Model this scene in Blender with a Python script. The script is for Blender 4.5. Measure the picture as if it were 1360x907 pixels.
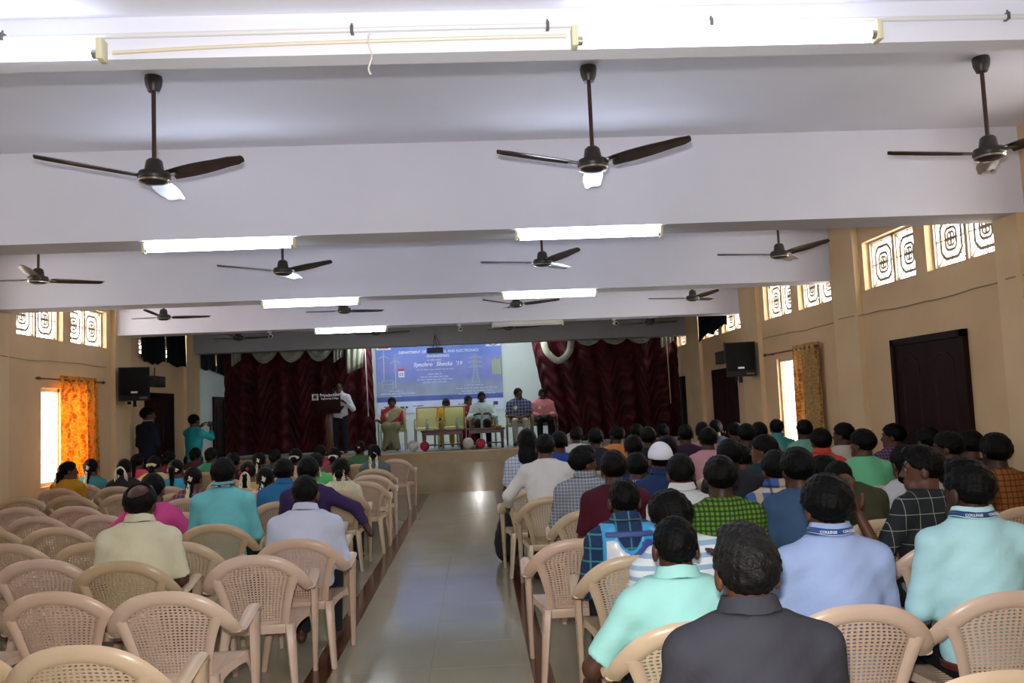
import bpy, bmesh, math, random
import numpy as np
from mathutils import Vector, Matrix
random.seed(7)
S = bpy.context.scene
for o in list(bpy.data.objects): bpy.data.objects.remove(o)
COL = S.collection

# ---------------------------------------------------------------- camera
cam_d = bpy.data.cameras.new('camera'); cam = bpy.data.objects.new('camera', cam_d); COL.objects.link(cam)
cam_d.sensor_width = 36.0; cam_d.lens = 1098.0/1360.0*36.0; cam_d.clip_start = 0.05; cam_d.clip_end = 300
_th, _ph, _ro = math.radians(2.64), math.radians(4.45), math.radians(2.4)
_F = Vector((math.sin(_th)*math.cos(_ph), math.cos(_th)*math.cos(_ph), math.sin(_ph)))
_R0 = _F.cross(Vector((0,0,1))).normalized(); _U0 = _R0.cross(_F)
_R = _R0*math.cos(_ro) - _U0*math.sin(_ro); _U = _U0*math.cos(_ro) + _R0*math.sin(_ro)
_m = Matrix((( _R.x,_U.x,-_F.x,0.0),(_R.y,_U.y,-_F.y,0.0),(_R.z,_U.z,-_F.z,1.7),(0,0,0,1)))
cam.matrix_world = _m
S.camera = cam
# ---------------------------------------------------------------- world, lights, exposure
w = bpy.data.worlds.new('sky'); S.world = w; w.use_nodes = True
bg = w.node_tree.nodes['Background']; bg.inputs[0].default_value = (1.0, 0.96, 0.90, 1); bg.inputs[1].default_value = 6.0
TUBE = 22.0            # tube light radiance
def area(name, loc, size, energy, rot=(0,0,0), color=(1,1,1), sy=None):
    l = bpy.data.lights.new(name, 'AREA'); l.energy = energy; l.size = size; l.color = color
    if sy: l.shape = 'RECTANGLE'; l.size_y = sy
    o = bpy.data.objects.new(name, l); COL.objects.link(o); o.location = loc; o.rotation_euler = rot; return o
# the flash of the photographer's camera
flash = area('camera_flash', (-0.03, -0.02, 1.83), 0.07, 50.0, color=(1.0,0.96,0.92), sy=0.04)
flash.rotation_euler = (math.radians(88), 0, math.radians(-2.6))
vs = S.view_settings
vs.view_transform = 'Standard'; vs.look = 'None'; vs.exposure = 1.4; vs.gamma = 1.0; vs.use_curve_mapping = False

# ---------------------------------------------------------------- materials
def lin(c):
    if isinstance(c, str): c = tuple(int(c[i:i+2], 16)/255 for i in (0,2,4))
    return tuple(((x/12.92) if x <= .04045 else ((x+.055)/1.055)**2.4) for x in c) + (1.0,)
_mats = {}
def mat(name, col, rough=.5, metal=0.0, spec=.5, bump=None, var=None, emit=None, coat=0.0, transl=None):
    """bump=(scale,strength); var=(colour2, scale); transl=translucent weight"""
    if name in _mats: return _mats[name]
    m = bpy.data.materials.new(name); m.use_nodes = True; nt = m.node_tree; N = nt.nodes; L = nt.links
    b = N['Principled BSDF']; b.inputs['Base Color'].default_value = lin(col); b.inputs['Roughness'].default_value = rough
    b.inputs['Metallic'].default_value = metal; b.inputs['Specular IOR Level'].default_value = spec
    b.inputs['Coat Weight'].default_value = coat
    m.diffuse_color = lin(col)
    tc = None
    if bump or var: tc = N.new('ShaderNodeTexCoord')
    if var:
        n = N.new('ShaderNodeTexNoise'); n.inputs['Scale'].default_value = var[1]; n.inputs['Detail'].default_value = 4
        L.new(tc.outputs['Object'], n.inputs['Vector'])
        mx = N.new('ShaderNodeMix'); mx.data_type = 'RGBA'; mx.inputs[6].default_value = lin(col); mx.inputs[7].default_value = lin(var[0])
        rp = N.new('ShaderNodeMapRange'); rp.inputs[1].default_value = .35; rp.inputs[2].default_value = .68
        L.new(n.outputs['Fac'], rp.inputs[0]); L.new(rp.outputs[0], mx.inputs[0]); L.new(mx.outputs[2], b.inputs['Base Color'])
    if bump:
        n = N.new('ShaderNodeTexNoise'); n.inputs['Scale'].default_value = bump[0]; n.inputs['Detail'].default_value = 5
        L.new(tc.outputs['Object'], n.inputs['Vector'])
        bp = N.new('ShaderNodeBump'); bp.inputs['Strength'].default_value = bump[1]; bp.inputs['Distance'].default_value = .02
        L.new(n.outputs['Fac'], bp.inputs['Height']); L.new(bp.outputs[0], b.inputs['Normal'])
    if emit:
        b.inputs['Emission Color'].default_value = lin(emit[0]); b.inputs['Emission Strength'].default_value = emit[1]
    if transl:
        t = N.new('ShaderNodeBsdfTranslucent'); ms = N.new('ShaderNodeMixShader'); ms.inputs[0].default_value = transl
        src = b.inputs['Base Color'].links[0].from_socket if b.inputs['Base Color'].links else None
        if src: L.new(src, t.inputs[0])
        else: t.inputs[0].default_value = lin(col)
        out = N['Material Output']; L.new(b.outputs[0], ms.inputs[1]); L.new(t.outputs[0], ms.inputs[2]); L.new(ms.outputs[0], out.inputs[0])
    _mats[name] = m
    return m
def mat_lines(name, base, lines, rough=.8, bump=True, transl=None, coord='Object'):
    """woven pattern: lines = [(axis, period, width fraction, colour, opacity, phase)]"""
    if name in _mats: return _mats[name]
    m = mat(name, base, rough, spec=.25, bump=(60, .12) if bump else None); nt = m.node_tree; N = nt.nodes; L = nt.links
    b = N['Principled BSDF']
    tc = N.new('ShaderNodeTexCoord'); sx = N.new('ShaderNodeSeparateXYZ'); L.new(tc.outputs[coord], sx.inputs[0])
    cur = None
    for (ax, per, wd, col, op, ph) in lines:
        a = N.new('ShaderNodeMath'); a.operation = 'MULTIPLY_ADD'; a.inputs[1].default_value = 1.0/per; a.inputs[2].default_value = ph + 50
        if ax in 'XYZ': L.new(sx.outputs['XYZ'.index(ax)], a.inputs[0])
        else:                                                    # a diagonal / depth-blended axis: z + y
            ad = N.new('ShaderNodeMath'); ad.operation = 'ADD'; L.new(sx.outputs[2], ad.inputs[0]); L.new(sx.outputs[1], ad.inputs[1]); L.new(ad.outputs[0], a.inputs[0])
        f = N.new('ShaderNodeMath'); f.operation = 'FRACT'; L.new(a.outputs[0], f.inputs[0])
        lt = N.new('ShaderNodeMath'); lt.operation = 'LESS_THAN'; lt.inputs[1].default_value = wd; L.new(f.outputs[0], lt.inputs[0])
        om = N.new('ShaderNodeMath'); om.operation = 'MULTIPLY'; om.inputs[1].default_value = op; L.new(lt.outputs[0], om.inputs[0])
        mx = N.new('ShaderNodeMix'); mx.data_type = 'RGBA'; mx.inputs[7].default_value = lin(col)
        if cur is None: mx.inputs[6].default_value = lin(base)
        else: L.new(cur, mx.inputs[6])
        L.new(om.outputs[0], mx.inputs[0]); cur = mx.outputs[2]
    L.new(cur, b.inputs['Base Color'])
    return m

# ---------------------------------------------------------------- mesh helpers
def mesh_obj(name, V, Fc, m=None, parent=None, loc=None, smooth=True, sharp=40):
    me = bpy.data.meshes.new(name); me.from_pydata([tuple(v) for v in V], [], Fc); me.update()
    if m: me.materials.append(m)
    if smooth:
        me.shade_smooth()
        if sharp: me.set_sharp_from_angle(angle=math.radians(sharp))
    o = bpy.data.objects.new(name, me); COL.objects.link(o)
    if parent: o.parent = parent
    if loc: o.location = loc
    return o
def share(o, name=None, parent=None, loc=None, rot=None):
    c = o.copy(); COL.objects.link(c); c.parent = parent
    if name: c.name = name
    if loc is not None: c.location = loc
    if rot is not None: c.rotation_euler = rot
    return c
def copy_tree(o, parent=None):
    c = o.copy(); COL.objects.link(c); c.parent = parent
    for ch in list(o.children): copy_tree(ch, c)
    return c
def empty(name, loc=(0,0,0), rz=0.0):
    o = bpy.data.objects.new(name, None); COL.objects.link(o); o.location = loc; o.rotation_euler = (0,0,rz)
    o.empty_display_size = .1; return o
def tag(o, label=None, cat=None, group=None, kind=None):
    if label: o['label'] = label
    if cat: o['category'] = cat
    if group: o['group'] = group
    if kind: o['kind'] = kind
    return o
class MB:
    def __init__(s): s.V = []; s.F = []
    def add(s, V, F):
        n = len(s.V); s.V += [tuple(v) for v in V]; s.F += [tuple(i+n for i in f) for f in F]; return s
    def box(s, x0, x1, y0, y1, z0, z1):
        return s.add([(x0,y0,z0),(x1,y0,z0),(x1,y1,z0),(x0,y1,z0),(x0,y0,z1),(x1,y0,z1),(x1,y1,z1),(x0,y1,z1)],
                     [(0,3,2,1),(4,5,6,7),(0,1,5,4),(1,2,6,5),(2,3,7,6),(3,0,4,7)])
    def bbox(s, x0, x1, y0, y1, z0, z1, b=.004):                    # bevelled box
        bm = bmesh.new(); bmesh.ops.create_cube(bm, size=1.0)
        for v in bm.verts: v.co = Vector(((x0+x1)/2+v.co.x*(x1-x0), (y0+y1)/2+v.co.y*(y1-y0), (z0+z1)/2+v.co.z*(z1-z0)))
        bmesh.ops.bevel(bm, geom=bm.edges[:], offset=b, segments=2, profile=.5, affect='EDGES')
        bm.verts.index_update(); s.add([v.co[:] for v in bm.verts], [[v.index for v in f.verts] for f in bm.faces]); bm.free(); return s
    def bar(s, p, q, wx, wy, up=(0,0,1)):                            # straight bar between two points, section wx * wy
        p = Vector(p); q = Vector(q); d = (q-p).normalized(); u = Vector(up)
        if abs(d.dot(u)) > .95: u = Vector((0,1,0))
        a = d.cross(u).normalized(); b = a.cross(d)
        V = []
        for c in (p, q):
            for sx, sy in ((-1,-1),(1,-1),(1,1),(-1,1)): V.append(c + a*sx*wx/2 + b*sy*wy/2)
        return s.add(V, [(0,1,2,3)[::-1],(4,5,6,7),(0,1,5,4),(1,2,6,5),(2,3,7,6),(3,0,4,7)])
    def tube(s, pts, r, n=8, caps=True, up=(0,0,1), aspect=None):
        """swept tube; r scalar or list; aspect list/scalar = height/width of the section along 'up'"""
        P = [Vector(p) for p in pts]; k = len(P)
        R = r if isinstance(r, (list, tuple)) else [r]*k
        A = aspect if isinstance(aspect, (list, tuple)) else [aspect or 1.0]*k
        V = []; F = []
        u0 = Vector(up)
        for i in range(k):
            d = (P[min(i+1,k-1)] - P[max(i-1,0)]).normalized()
            uu = u0 if abs(d.dot(u0)) < .97 else Vector((0,1,0)) if abs(d.y) < .97 else Vector((1,0,0))
            a = d.cross(uu).normalized(); b = a.cross(d)
            if i and a.dot(pa) < 0 and abs(d.dot(u0)) >= .97: pass
            pa = a
            for j in range(n):
                t = 2*math.pi*j/n
                V.append(P[i] + a*math.cos(t)*R[i] + b*math.sin(t)*R[i]*A[i])
        for i in range(k-1):
            for j in range(n):
                F.append((i*n+j, i*n+(j+1)%n, (i+1)*n+(j+1)%n, (i+1)*n+j))
        if caps: F.append(tuple(range(n))[::-1]); F.append(tuple(range((k-1)*n, k*n)))
        return s.add(V, F)
    def lathe(s, prof, n=20, c=(0,0,0), axis='Z'):
        V = []; F = []; k = len(prof)
        for (r, z) in prof:
            for j in range(n):
                t = 2*math.pi*j/n; x, y = r*math.cos(t), r*math.sin(t)
                V.append((c[0]+x, c[1]+y, c[2]+z) if axis == 'Z' else (c[0]+x, c[1]+z, c[2]+y) if axis == 'Y' else (c[0]+z, c[1]+x, c[2]+y))
        for i in range(k-1):
            for j in range(n): F.append((i*n+j, i*n+(j+1)%n, (i+1)*n+(j+1)%n, (i+1)*n+j))
        F.append(tuple(range(n))[::-1]); F.append(tuple(range((k-1)*n, k*n)))
        return s.add(V, F)
    def prism(s, poly, y0, y1, plane='XZ'):
        n = len(poly); V = []
        for d in (y0, y1):
            for (a, b) in poly: V.append((a, d, b) if plane == 'XZ' else (d, a, b) if plane == 'YZ' else (a, b, d))
        F = [tuple(range(n)), tuple(range(n, 2*n))[::-1]]
        for j in range(n): F.append((j, n+j, n+(j+1)%n, (j+1)%n))
        return s.add(V, F)
    def build(s, name, m=None, parent=None, loc=None, smooth=True, sharp=40):
        return mesh_obj(name, s.V, s.F, m, parent, loc, smooth, sharp)
def spline(pts, n=6):
    """Catmull-Rom through points of any dimension"""
    P = [np.array(p, float) for p in pts]; P = [2*P[0]-P[1]] + P + [2*P[-1]-P[-2]]; out = []
    for i in range(1, len(P)-2):
        for k in range(n):
            t = k/n; a, b, c, d = P[i-1], P[i], P[i+1], P[i+2]
            out.append(.5*((2*b)+(-a+c)*t+(2*a-5*b+4*c-d)*t*t+(-a+3*b-3*c+d)*t**3))
    out.append(P[-2]); return out
def text_mesh(txt, size, m, parent, loc, rot, name='lettering', align='CENTER', ext=.002, squeeze=1.0, shear=0.0, bold=.02):
    cu = bpy.data.curves.new('t', 'FONT'); cu.body = txt; cu.size = size; cu.align_x = align; cu.extrude = ext; cu.shear = shear; cu.offset = size*bold; cu.resolution_u = 2
    o = bpy.data.objects.new('t', cu); COL.objects.link(o)
    dg = bpy.context.evaluated_depsgraph_get(); me = bpy.data.meshes.new_from_object(o.evaluated_get(dg))
    bpy.data.objects.remove(o); bpy.data.curves.remove(cu)
    me.materials.clear(); me.materials.append(m)
    r = bpy.data.objects.new(name, me); COL.objects.link(r); r.parent = parent; r.location = loc; r.rotation_euler = rot; r.scale = (squeeze, 1, 1)
    return r
def struct(o): o['kind'] = 'structure'; return o

# ================================================================ THE HALL
XL, XR, YB, YF = -6.0, 4.66, -3.5, 21.4       # inner faces of the room
ZS, ZB = 3.88, 3.14                           # slab and beam soffits
BEAMS = [6.65, 10.35, 14.0, 17.7]; BW = .40
cream = mat('wall_paint', 'd9bb92', .75, bump=(14, .06), var=('d0b088', 1.3))
cream_lit = mat('wall_paint_lit', 'e0c69c', .75, bump=(14, .06), var=('d8bb92', 1.5))  # the wall paint lightened: light on the pilasters put into the colour
white_c = mat('ceiling_paint', 'e8eaf8', .8, bump=(9, .05), var=('e0e2f0', .7))
green_w = mat('stage_wall_paint', 'd3dcd0', .7, var=('c8d2c6', 1.0))
stone_b = mat('brown_granite', '6a3f30', .12, spec=.5, var=('512e24', 30))
tile_m = mat('polished_tile', 'a8a28c', .13, spec=.42, var=('9f9882', 1.1), coat=.08)
joint_m = mat('tile_joint', '8f866f', .6)
FX0, FX1 = -1.02, .29                          # the aisle between the two brown strips
fl = MB(); fl.box(XL-.3, FX0-.15, YB, 17.0, -.12, 0.0); fl.box(FX1+.13, XR+.3, YB, 17.0, -.12, 0.0); fl.box(FX0-.15, FX1+.13, YB, 17.0, -.12, -.006)
fl.box(XL-.3, -5.2, 17.0, YF, -.12, 0); fl.box(4.2, XR+.3, 17.0, YF, -.12, 0); fl.box(-5.2, 4.2, 17.0, YF, -.12, -.006)
floor = struct(fl.build('floor', tile_m, smooth=False))
base = None
tw = (FX1-FX0)/2; yy = 1.4; rows = []
while yy < 16.95: rows.append((yy, min(yy+.6, 17.0))); yy += .6
for (y0, y1) in rows:
    for k in range(2):
        x0 = FX0+k*tw
        MB().bbox(x0+.0012, x0+tw-.0012, y0+.0012, y1-.0012, -.010, 0.0, .0008).build('tile', tile_m, floor, smooth=False)
    if y0 < 1.5: MB().box(FX0, FX1, YB, y0, -.01, 0).build('tile', tile_m, floor, smooth=False)
for (a, b) in ((FX0-.15, FX0), (FX1, FX1+.13)):
    y = YB
    while y < 16.9:
        y1 = min(y+1.2, 17.0); MB().bbox(a, b, y+.001, y1-.001, -.010, .0003, .0008).build('border_strip', stone_b, floor, smooth=False); y = y1

def wall_x(name, xa, xb, holes, m):
    """wall slab in the y-z plane between xa and xb with rectangular holes (y0,y1,z0,z1)"""
    ys = sorted({YB, YF} | {h[0] for h in holes} | {h[1] for h in holes}); zs = sorted({0.0, ZS} | {h[2] for h in holes} | {h[3] for h in holes})
    b = MB()
    for i in range(len(ys)-1):
        z = 0
        while z < len(zs)-1:
            def solid(j): 
                cy, cz = (ys[i]+ys[i+1])/2, (zs[j]+zs[j+1])/2
                return not any(h[0] < cy < h[1] and h[2] < cz < h[3] for h in holes)
            if not solid(z): z += 1; continue
            z2 = z
            while z2 < len(zs)-1 and solid(z2): z2 += 1
            b.box(xa, xb, ys[i], ys[i+1], zs[z], zs[z2]); z = z2
    return struct(b.build(name, m, smooth=False))
VZ0, VZ1 = 2.89, 3.46
RV = [(3.55, 4.68), (4.88, 6.0), (7.05, 8.19), (8.41, 9.55), (10.49, 11.58), (11.85, 12.99), (14.2, 15.3), (15.55, 16.65), (17.95, 18.75), (18.95, 19.6)]
LV = [(3.6, 4.7), (4.9, 6.0), (7.3, 8.4), (8.7, 9.8), (11.1, 12.32), (12.56, 13.75), (15.05, 16.15), (16.35, 17.3), (18.85, 19.65), (19.85, 20.6)]
RW = (11.4, 12.58, .80, 2.25); LW = (11.72, 12.95, .85, 2.22)
wall_l = wall_x('wall_left', XL-.24, XL, [(a, b, VZ0+.02, VZ1+.04) for a, b in LV] + [LW], cream)
wall_r = wall_x('wall_right', XR, XR+.24, [(a, b, VZ0, VZ1) for a, b in RV] + [RW], cream)
struct(MB().box(XL-.24, XR+.24, YF, YF+.2, 0, ZS).build('wall_front', green_w, smooth=False))
struct(MB().box(XL-.24, XR+.24, YB-.2, YB, 0, ZS).build('wall_back', cream, smooth=False))
# pale lining of the stage end of the side walls
sl = MB(); sl.box(XL, XL+.015, 18.1, 18.8, 0, ZS); sl.box(XL, XL+.015, 18.8, YF, 0, VZ0-.0); struct(sl.build('wall_stage_left', green_w, smooth=False))
# pilasters
for i, (a, b, sd) in enumerate([(9.65,10.3,1),(13.15,14.0,1),(16.7,17.7,1),(6.66,6.98,1),(2.6,3.1,1),(6.7,7.1,-1),(10.05,10.8,-1),(13.92,14.55,-1),(17.3,18.1,-1),(2.6,3.1,-1)]):
    x0, x1 = (XR-.07, XR) if sd > 0 else (XL, XL+.07)
    struct(MB().box(x0, x1, a, b, 0, ZS).build('pilaster', cream_lit, wall_r if sd > 0 else wall_l, smooth=False))
# slab, lower slab over the entrance, beams
struct(MB().box(XL-.24, XR+.24, 3.2, YF+.2, ZS, ZS+.15).build('ceiling', white_c, smooth=False))
near = MB(); near.box(XL-.24, XR+.24, YB-.2, 3.12, 3.235, 4.03); near.box(XL, XR, 3.10, 3.20, 3.07, 4.03)
struct(near.build('ceiling_entrance', white_c, smooth=False))
for i, y in enumerate(BEAMS):
    zb = ZB if i < 3 else 3.075
    struct(MB().box(XL, XR, y, y+BW, zb, ZS).build('ceiling_beam', mat('beam_grey_stage', '9a9da2', .8, var=('93969b', .8)) if i == 3 else white_c, smooth=False))  # the last beam is coloured greyer than the others

# ---------------------------------------------------------------- stage
SY, SZ = 17.0, .84
tan_m = mat('stage_edge_stone', 'a08a63', .3, var=('96805a', 8)); stile = mat('stage_front_tile', 'a89a82', .10, spec=.5, var=('98896f', 2.2), coat=.4)
stage = struct(MB().box(-5.2, 4.2, SY+.02, YF, 0, SZ).build('stage', mat('stage_floor', 'a9b3ae', .35, var=('9ea8a3', 3)), smooth=False))
x = -5.2
while x < 4.19:
    MB().bbox(x+.001, min(x+.94, 4.2)-.001, SY-.012, SY+.02, 0, .60, .002).build('front_tile', stile, stage, smooth=False)
    MB().bbox(x+.001, min(x+.94, 4.2)-.001, SY-.008, SY+.02, .602, SZ-.035, .002).build('front_tile', tan_m, stage, smooth=False); x += .94
MB().bbox(-5.2, 4.2, SY-.03, SY+.3, SZ-.035, SZ+.003, .006).build('edge_slab', mat('stage_edge_top', 'b4a37c', .3), stage)

# ---------------------------------------------------------------- ventilator windows with patterned iron grilles
iron = mat('grille_paint', '8d857a', .5); frame_m = mat('vent_frame', 'b9a78e', .6)
def grille_mesh(w, h):
    b = MB(); t = .018
    def pl(pts, th=t, close=True):
        k = len(pts); th *= .82
        for i in range(k if close else k-1):
            p, q = pts[i], pts[(i+1)%k]; b.bar((p[0],0,p[1]),(q[0],0,q[1]), th, .012, up=(0,1,0))
    def octa(a, c, ch): return [(-a+ch,-c),(a-ch,-c),(a,-c+ch),(a,c-ch),(a-ch,c),(-a+ch,c),(-a,c-ch),(-a,-c+ch)]
    W, H = w/2, h/2
    pl([(-W,-H),(W,-H),(W,H),(-W,H)], .02)
    oa, oc = W*.68, H*.74
    pl(octa(oa, oc, W*.28), .040)
    pl(octa(W*.36, H*.42, W*.14), .034)
    pl(octa(W*.20, H*.26, W*.08), .026)
    for sx in (-1, 1):
        for sz in (-1, 1): pl([(sx*W, sz*H), (sx*(oa-W*.14), sz*(oc-W*.14))], .013, False)
        pl([(sx*W, 0), (sx*W*.36, 0)], .013, False); pl([(0, sx*H), (0, sx*oc)], .010, False)
        pl([(sx*W*.36, 0), (sx*W*.1, 0)], .03, False); pl([(0, sx*oc), (0, sx*H*.42)], .012, False)
    pl([(-W*.2, 0), (W*.2, 0)], .04, False); pl([(0, -H*.26), (0, H*.26)], .035, False)
    me = b.build('grille', iron, smooth=False); COL.objects.unlink(me); return me.data
_gm = {}
nwin = 0
for side, lst in ((1, RV), (-1, LV)):
    for (a, c) in lst:
        nwin += 1
        z0, z1 = (VZ0, VZ1) if side > 0 else (VZ0+.02, VZ1+.04)
        xo = XR+.105 if side > 0 else XL-.105
        wn = struct(empty('window_%d' % nwin, (xo, (a+c)/2, z0)))
        hw = (c-a)/2; fr = MB()
        for (p, q) in ((-hw, -hw+.03), (hw-.03, hw), (-.025, .025)): fr.box(-.03, .03, p, q, 0, z1-z0)
        fr.box(-.03, .03, -hw, hw, 0, .025); fr.box(-.03, .03, -hw, hw, z1-z0-.025, z1-z0)
        fr.build('window_frame', frame_m, wn, smooth=False)
        pw = round(hw-.055, 3); ph = round(z1-z0-.05, 3)
        if (pw, ph) not in _gm: _gm[(pw, ph)] = grille_mesh(pw, ph)
        for s in (-1, 1):
            g = bpy.data.objects.new('grille', _gm[(pw, ph)]); COL.objects.link(g); g.parent = wn
            g.location = (0, s*(hw+.025-.03)/2, (z1-z0)/2); g.rotation_euler = (0, 0, math.pi/2)
# tall barred windows under the curtains
def barred(n, x, hole):
    a, b, z0, z1 = hole; wn = struct(empty('window_%d' % n, (x, (a+b)/2, z0))); h = z1-z0; hw = (b-a)/2
    f = MB()
    for (p, q) in ((-hw, -hw+.045), (hw-.045, hw), (-.025, .025)): f.box(-.03, .03, p, q, 0, h)
    f.box(-.03, .03, -hw, hw, 0, .05); f.box(-.03, .03, -hw, hw, h-.05, h)
    f.build('window_frame', mat('window_frame_paint', 'cbb89a', .5), wn, smooth=False)
    bars = mat('window_bar', 'a08a6c', .5)
    k = 1
    while k*.1 < h-.05: MB().box(-.006, .006, -hw, hw, k*.1-.004, k*.1+.004).build('window_bar', bars, wn, smooth=False); k += 1
    k = 1
    while k*.14 < 2*hw: MB().box(-.012, -.0, -hw+k*.14-.005, -hw+k*.14+.005, 0, h).build('window_bar', bars, wn, smooth=False); k += 1
    return wn
barred(nwin+1, XR+.07, RW); barred(nwin+2, XL-.10, LW)

# ---------------------------------------------------------------- doors
dark_w = mat('dark_door_wood', '2a100d', .5, spec=.14, var=('1c0a09', 6)); frame_w = mat('door_frame_wood', '200e0c', .5, spec=.15)
def door(n, side, y0, y1, z1, leaves=2):
    x = XR if side > 0 else XL; s = -side
    d = struct(empty('door_%d' % n, (x, (y0+y1)/2, 0))); hw = (y1-y0)/2
    f = MB()
    for (a, b, c, e) in ((-hw, -hw+.07, 0, z1), (hw-.07, hw, 0, z1), (-hw, hw, z1-.07, z1)): f.box(min(0,s*.05), max(0,s*.05), a, b, c, e)
    f.build('door_frame', frame_w, d, smooth=False)
    lw = (2*hw-.14)/leaves
    for k in range(leaves):
        c0 = -hw+.07+k*lw
        lf = MB().bbox(min(s*.004, s*.03), max(s*.004, s*.03), c0+.002, c0+lw-.002, .01, z1-.072, .003).build('door_leaf', dark_w, d, smooth=False)
        cy = c0+lw/2
        for (za, zb, arch) in ((.18, .85, 0), (1.0, z1-.28, 1)):
            hw2 = lw*.28; pts = [(cy-hw2, za), (cy+hw2, za), (cy+hw2, zb)]
            if arch:
                for j in range(1, 8): t = j/8; pts.append((cy+hw2-2*hw2*t, zb+.09*math.sin(math.pi*t)**.8))
            pts.append((cy-hw2, zb))
            cyc = sum(p[0] for p in pts)/len(pts); czc = sum(p[1] for p in pts)/len(pts)
            inn = [(cyc+(p[0]-cyc)*.84, czc+(p[1]-czc)*.92) for p in pts]
            m = MB(); n_ = len(pts); X0, X1, X2 = s*.03, s*.042, s*.036
            V = [(X0, *p) for p in pts] + [(X1, *(((a[0]+b[0])/2, (a[1]+b[1])/2))) for a, b in zip(pts, inn)] + [(X2, *p) for p in inn]
            F = [tuple(range(2*n_, 3*n_))]
            for r in range(2):
                for j in range(n_): F.append((r*n_+j, r*n_+(j+1)%n_, (r+1)*n_+(j+1)%n_, (r+1)*n_+j))
            m.add(V, F); m.build('door_panel', dark_w, lf, smooth=False)
        kn = MB().lathe([(.012, 0), (.012, .03), (.024, .035), (.027, .05), (.018, .062), (.004, .064)], 12, axis='X')
        if s < 0: kn.V = [(-v[0], v[1], v[2]) for v in kn.V]
        kn.build('knob', mat('knob_steel', 'b8b2a6', .25, 1.0), lf, (s*.03, c0 + (.07 if k else lw-.07), 1.05))
    return d
door(1, 1, 7.59, 8.98, 2.25); door(2, 1, 14.55, 15.98, 2.23); door(3, 1, 18.2, 19.04, 2.2, 1)
door(4, -1, 15.28, 16.63, 2.22); door(5, -1, 19.1, 19.95, 2.19, 1)

# ---------------------------------------------------------------- tube lights
batten_m = mat('batten_white', 'e6e4da', .45); glass_on = mat('tube_lit', 'ffffff', .3, emit=('e2eeff', TUBE)); glass_off = mat('tube_unlit', 'd6d6d0', .25)
holder_m = mat('tube_holder', 'd8d2b0', .5)
near_on = mat('tube_lit_entrance', 'ffffff', .3, emit=('e2eeff', TUBE*.22))
stage_on = mat('tube_lit_stage', 'ffffff', .3, emit=('e8f1ff', TUBE*2.0))
def tube_light(x0, x1, y, z, lit, label):
    t = empty('tube_light', ((x0+x1)/2, y, z)); h = (x1-x0)/2
    MB().bbox(-h, h, .015, .06, .005, .06, .006).build('batten', batten_m, t)
    MB().tube([(-h+.03, 0, -.012), (h-.03, 0, -.012)], .0165, 12).build('tube', (stage_on if y > 18 else near_on if y < 4 else glass_on) if lit else glass_off, t)
    for s in (-1, 1):
        e = MB(); e.bbox(s*h-.012, s*h+.012, -.02, .035, -.036, .045, .004); e.build('end_holder', holder_m, t)
        MB().tube([((s*(h-.03)), 0, -.012), (s*(h-.012), 0, -.012)], .0172, 12).build('end_cap', mat('tube_cap', 'b9bab5', .3, .8), t)
    MB().bbox(-.05, .05, .0, .018, .012, .045, .004).build('ballast_cover', batten_m, t)
    MB().lathe([(.011,0),(.011,.03),(.008,.034)], 10).build('starter', batten_m, t, (h*.62, .01, -.002))
    tag(t, label, 'tube light', 'fluorescent tube lights on the beams')
G = 'fluorescent tube light glowing white on the '
tube_light(-2.54, -1.35, 3.055, 3.085, True, G+'entrance beam over the empty chairs')
tube_light(.43, 1.62, 3.055, 3.095, True, G+'entrance beam over the charcoal shirt')
for i, (y, nm) in enumerate(((6.65, 'second'), (10.35, 'third'), (14.0, 'fourth'))):
    for k, (a, b) in enumerate(((-2.62, -1.42), (.38, 1.58))):
        lit = not (i == 2 and k == 1)
        if i == 2: a += -.05; b += -.05
        lab = (G + nm + ' beam ' + ('left' if k == 0 else 'right') + ' of the aisle') if lit else 'unlit white fluorescent tube light on the fourth beam'
        tube_light(a, b, y+.03, ZB-.062, lit, lab)
for a in (-2.6, .4):                               # stage lights behind the last beam, then an added pair brightening the stage
    tube_light(a, a+1.2, 18.16, 3.30, True, 'fluorescent tube light behind the stage beam ' + ('near the lectern' if a < 0 else 'near the pink shirt'))
    tube_light(a, a+1.2, 19.9, ZS-.062, True, 'added fill tube light on the stage ceiling ' + ('over the seated woman in a saree' if a < 0 else 'over the man in the mint shirt'))
# conduits and hanging cord on the entrance beam
pvc = mat('pvc_conduit', 'dcdce0', .4)
c1 = empty('conduit_pipe', (0, 3.08, 3.155)); tag(c1, 'long white conduit pipe clipped along the entrance beam', 'pipe')
MB().tube([(XL, 0, .0), (-1.7, 0, -.004), (0, 0, .004), (XR, 0, -.004)], .011, 8).build('pipe', pvc, c1)
for x in (-1.72, -.42, .33, .97, 2.16, 3.3, -3.0, -4.2):
    k = MB(); k.box(x-.006, x+.006, -.013, .014, -.013, .016); k.tube([(x, -.004, .016), (x, -.004, .026)], .004, 6); k.build('pipe_clip', mat('clip_steel', '6d6a66', .4, .6), c1)
c2 = MB().tube(spline([(-1.32, 3.085, 3.09), (-.9, 3.085, 3.105), (-.44, 3.085, 3.113), (.1, 3.085, 3.118), (.40, 3.085, 3.118)], 4), .008, 8).build('wire_conduit', mat('pvc_cream', 'dcd2bd', .45))
tag(c2, 'thin cream wire conduit running between the two nearest tube lights', 'pipe')
c3 = MB().tube(spline([(-.35, 3.068, 3.15), (-.36, 3.066, 3.10), (-.345, 3.066, 3.05), (-.36, 3.07, 3.0), (-.352, 3.07, 2.975)], 4), .0035, 6).build('hanging_cord', mat('cord_white', 'd9d6cc', .6))
tag(c3, 'short white cord dangling from the entrance beam', 'cord')

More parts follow.
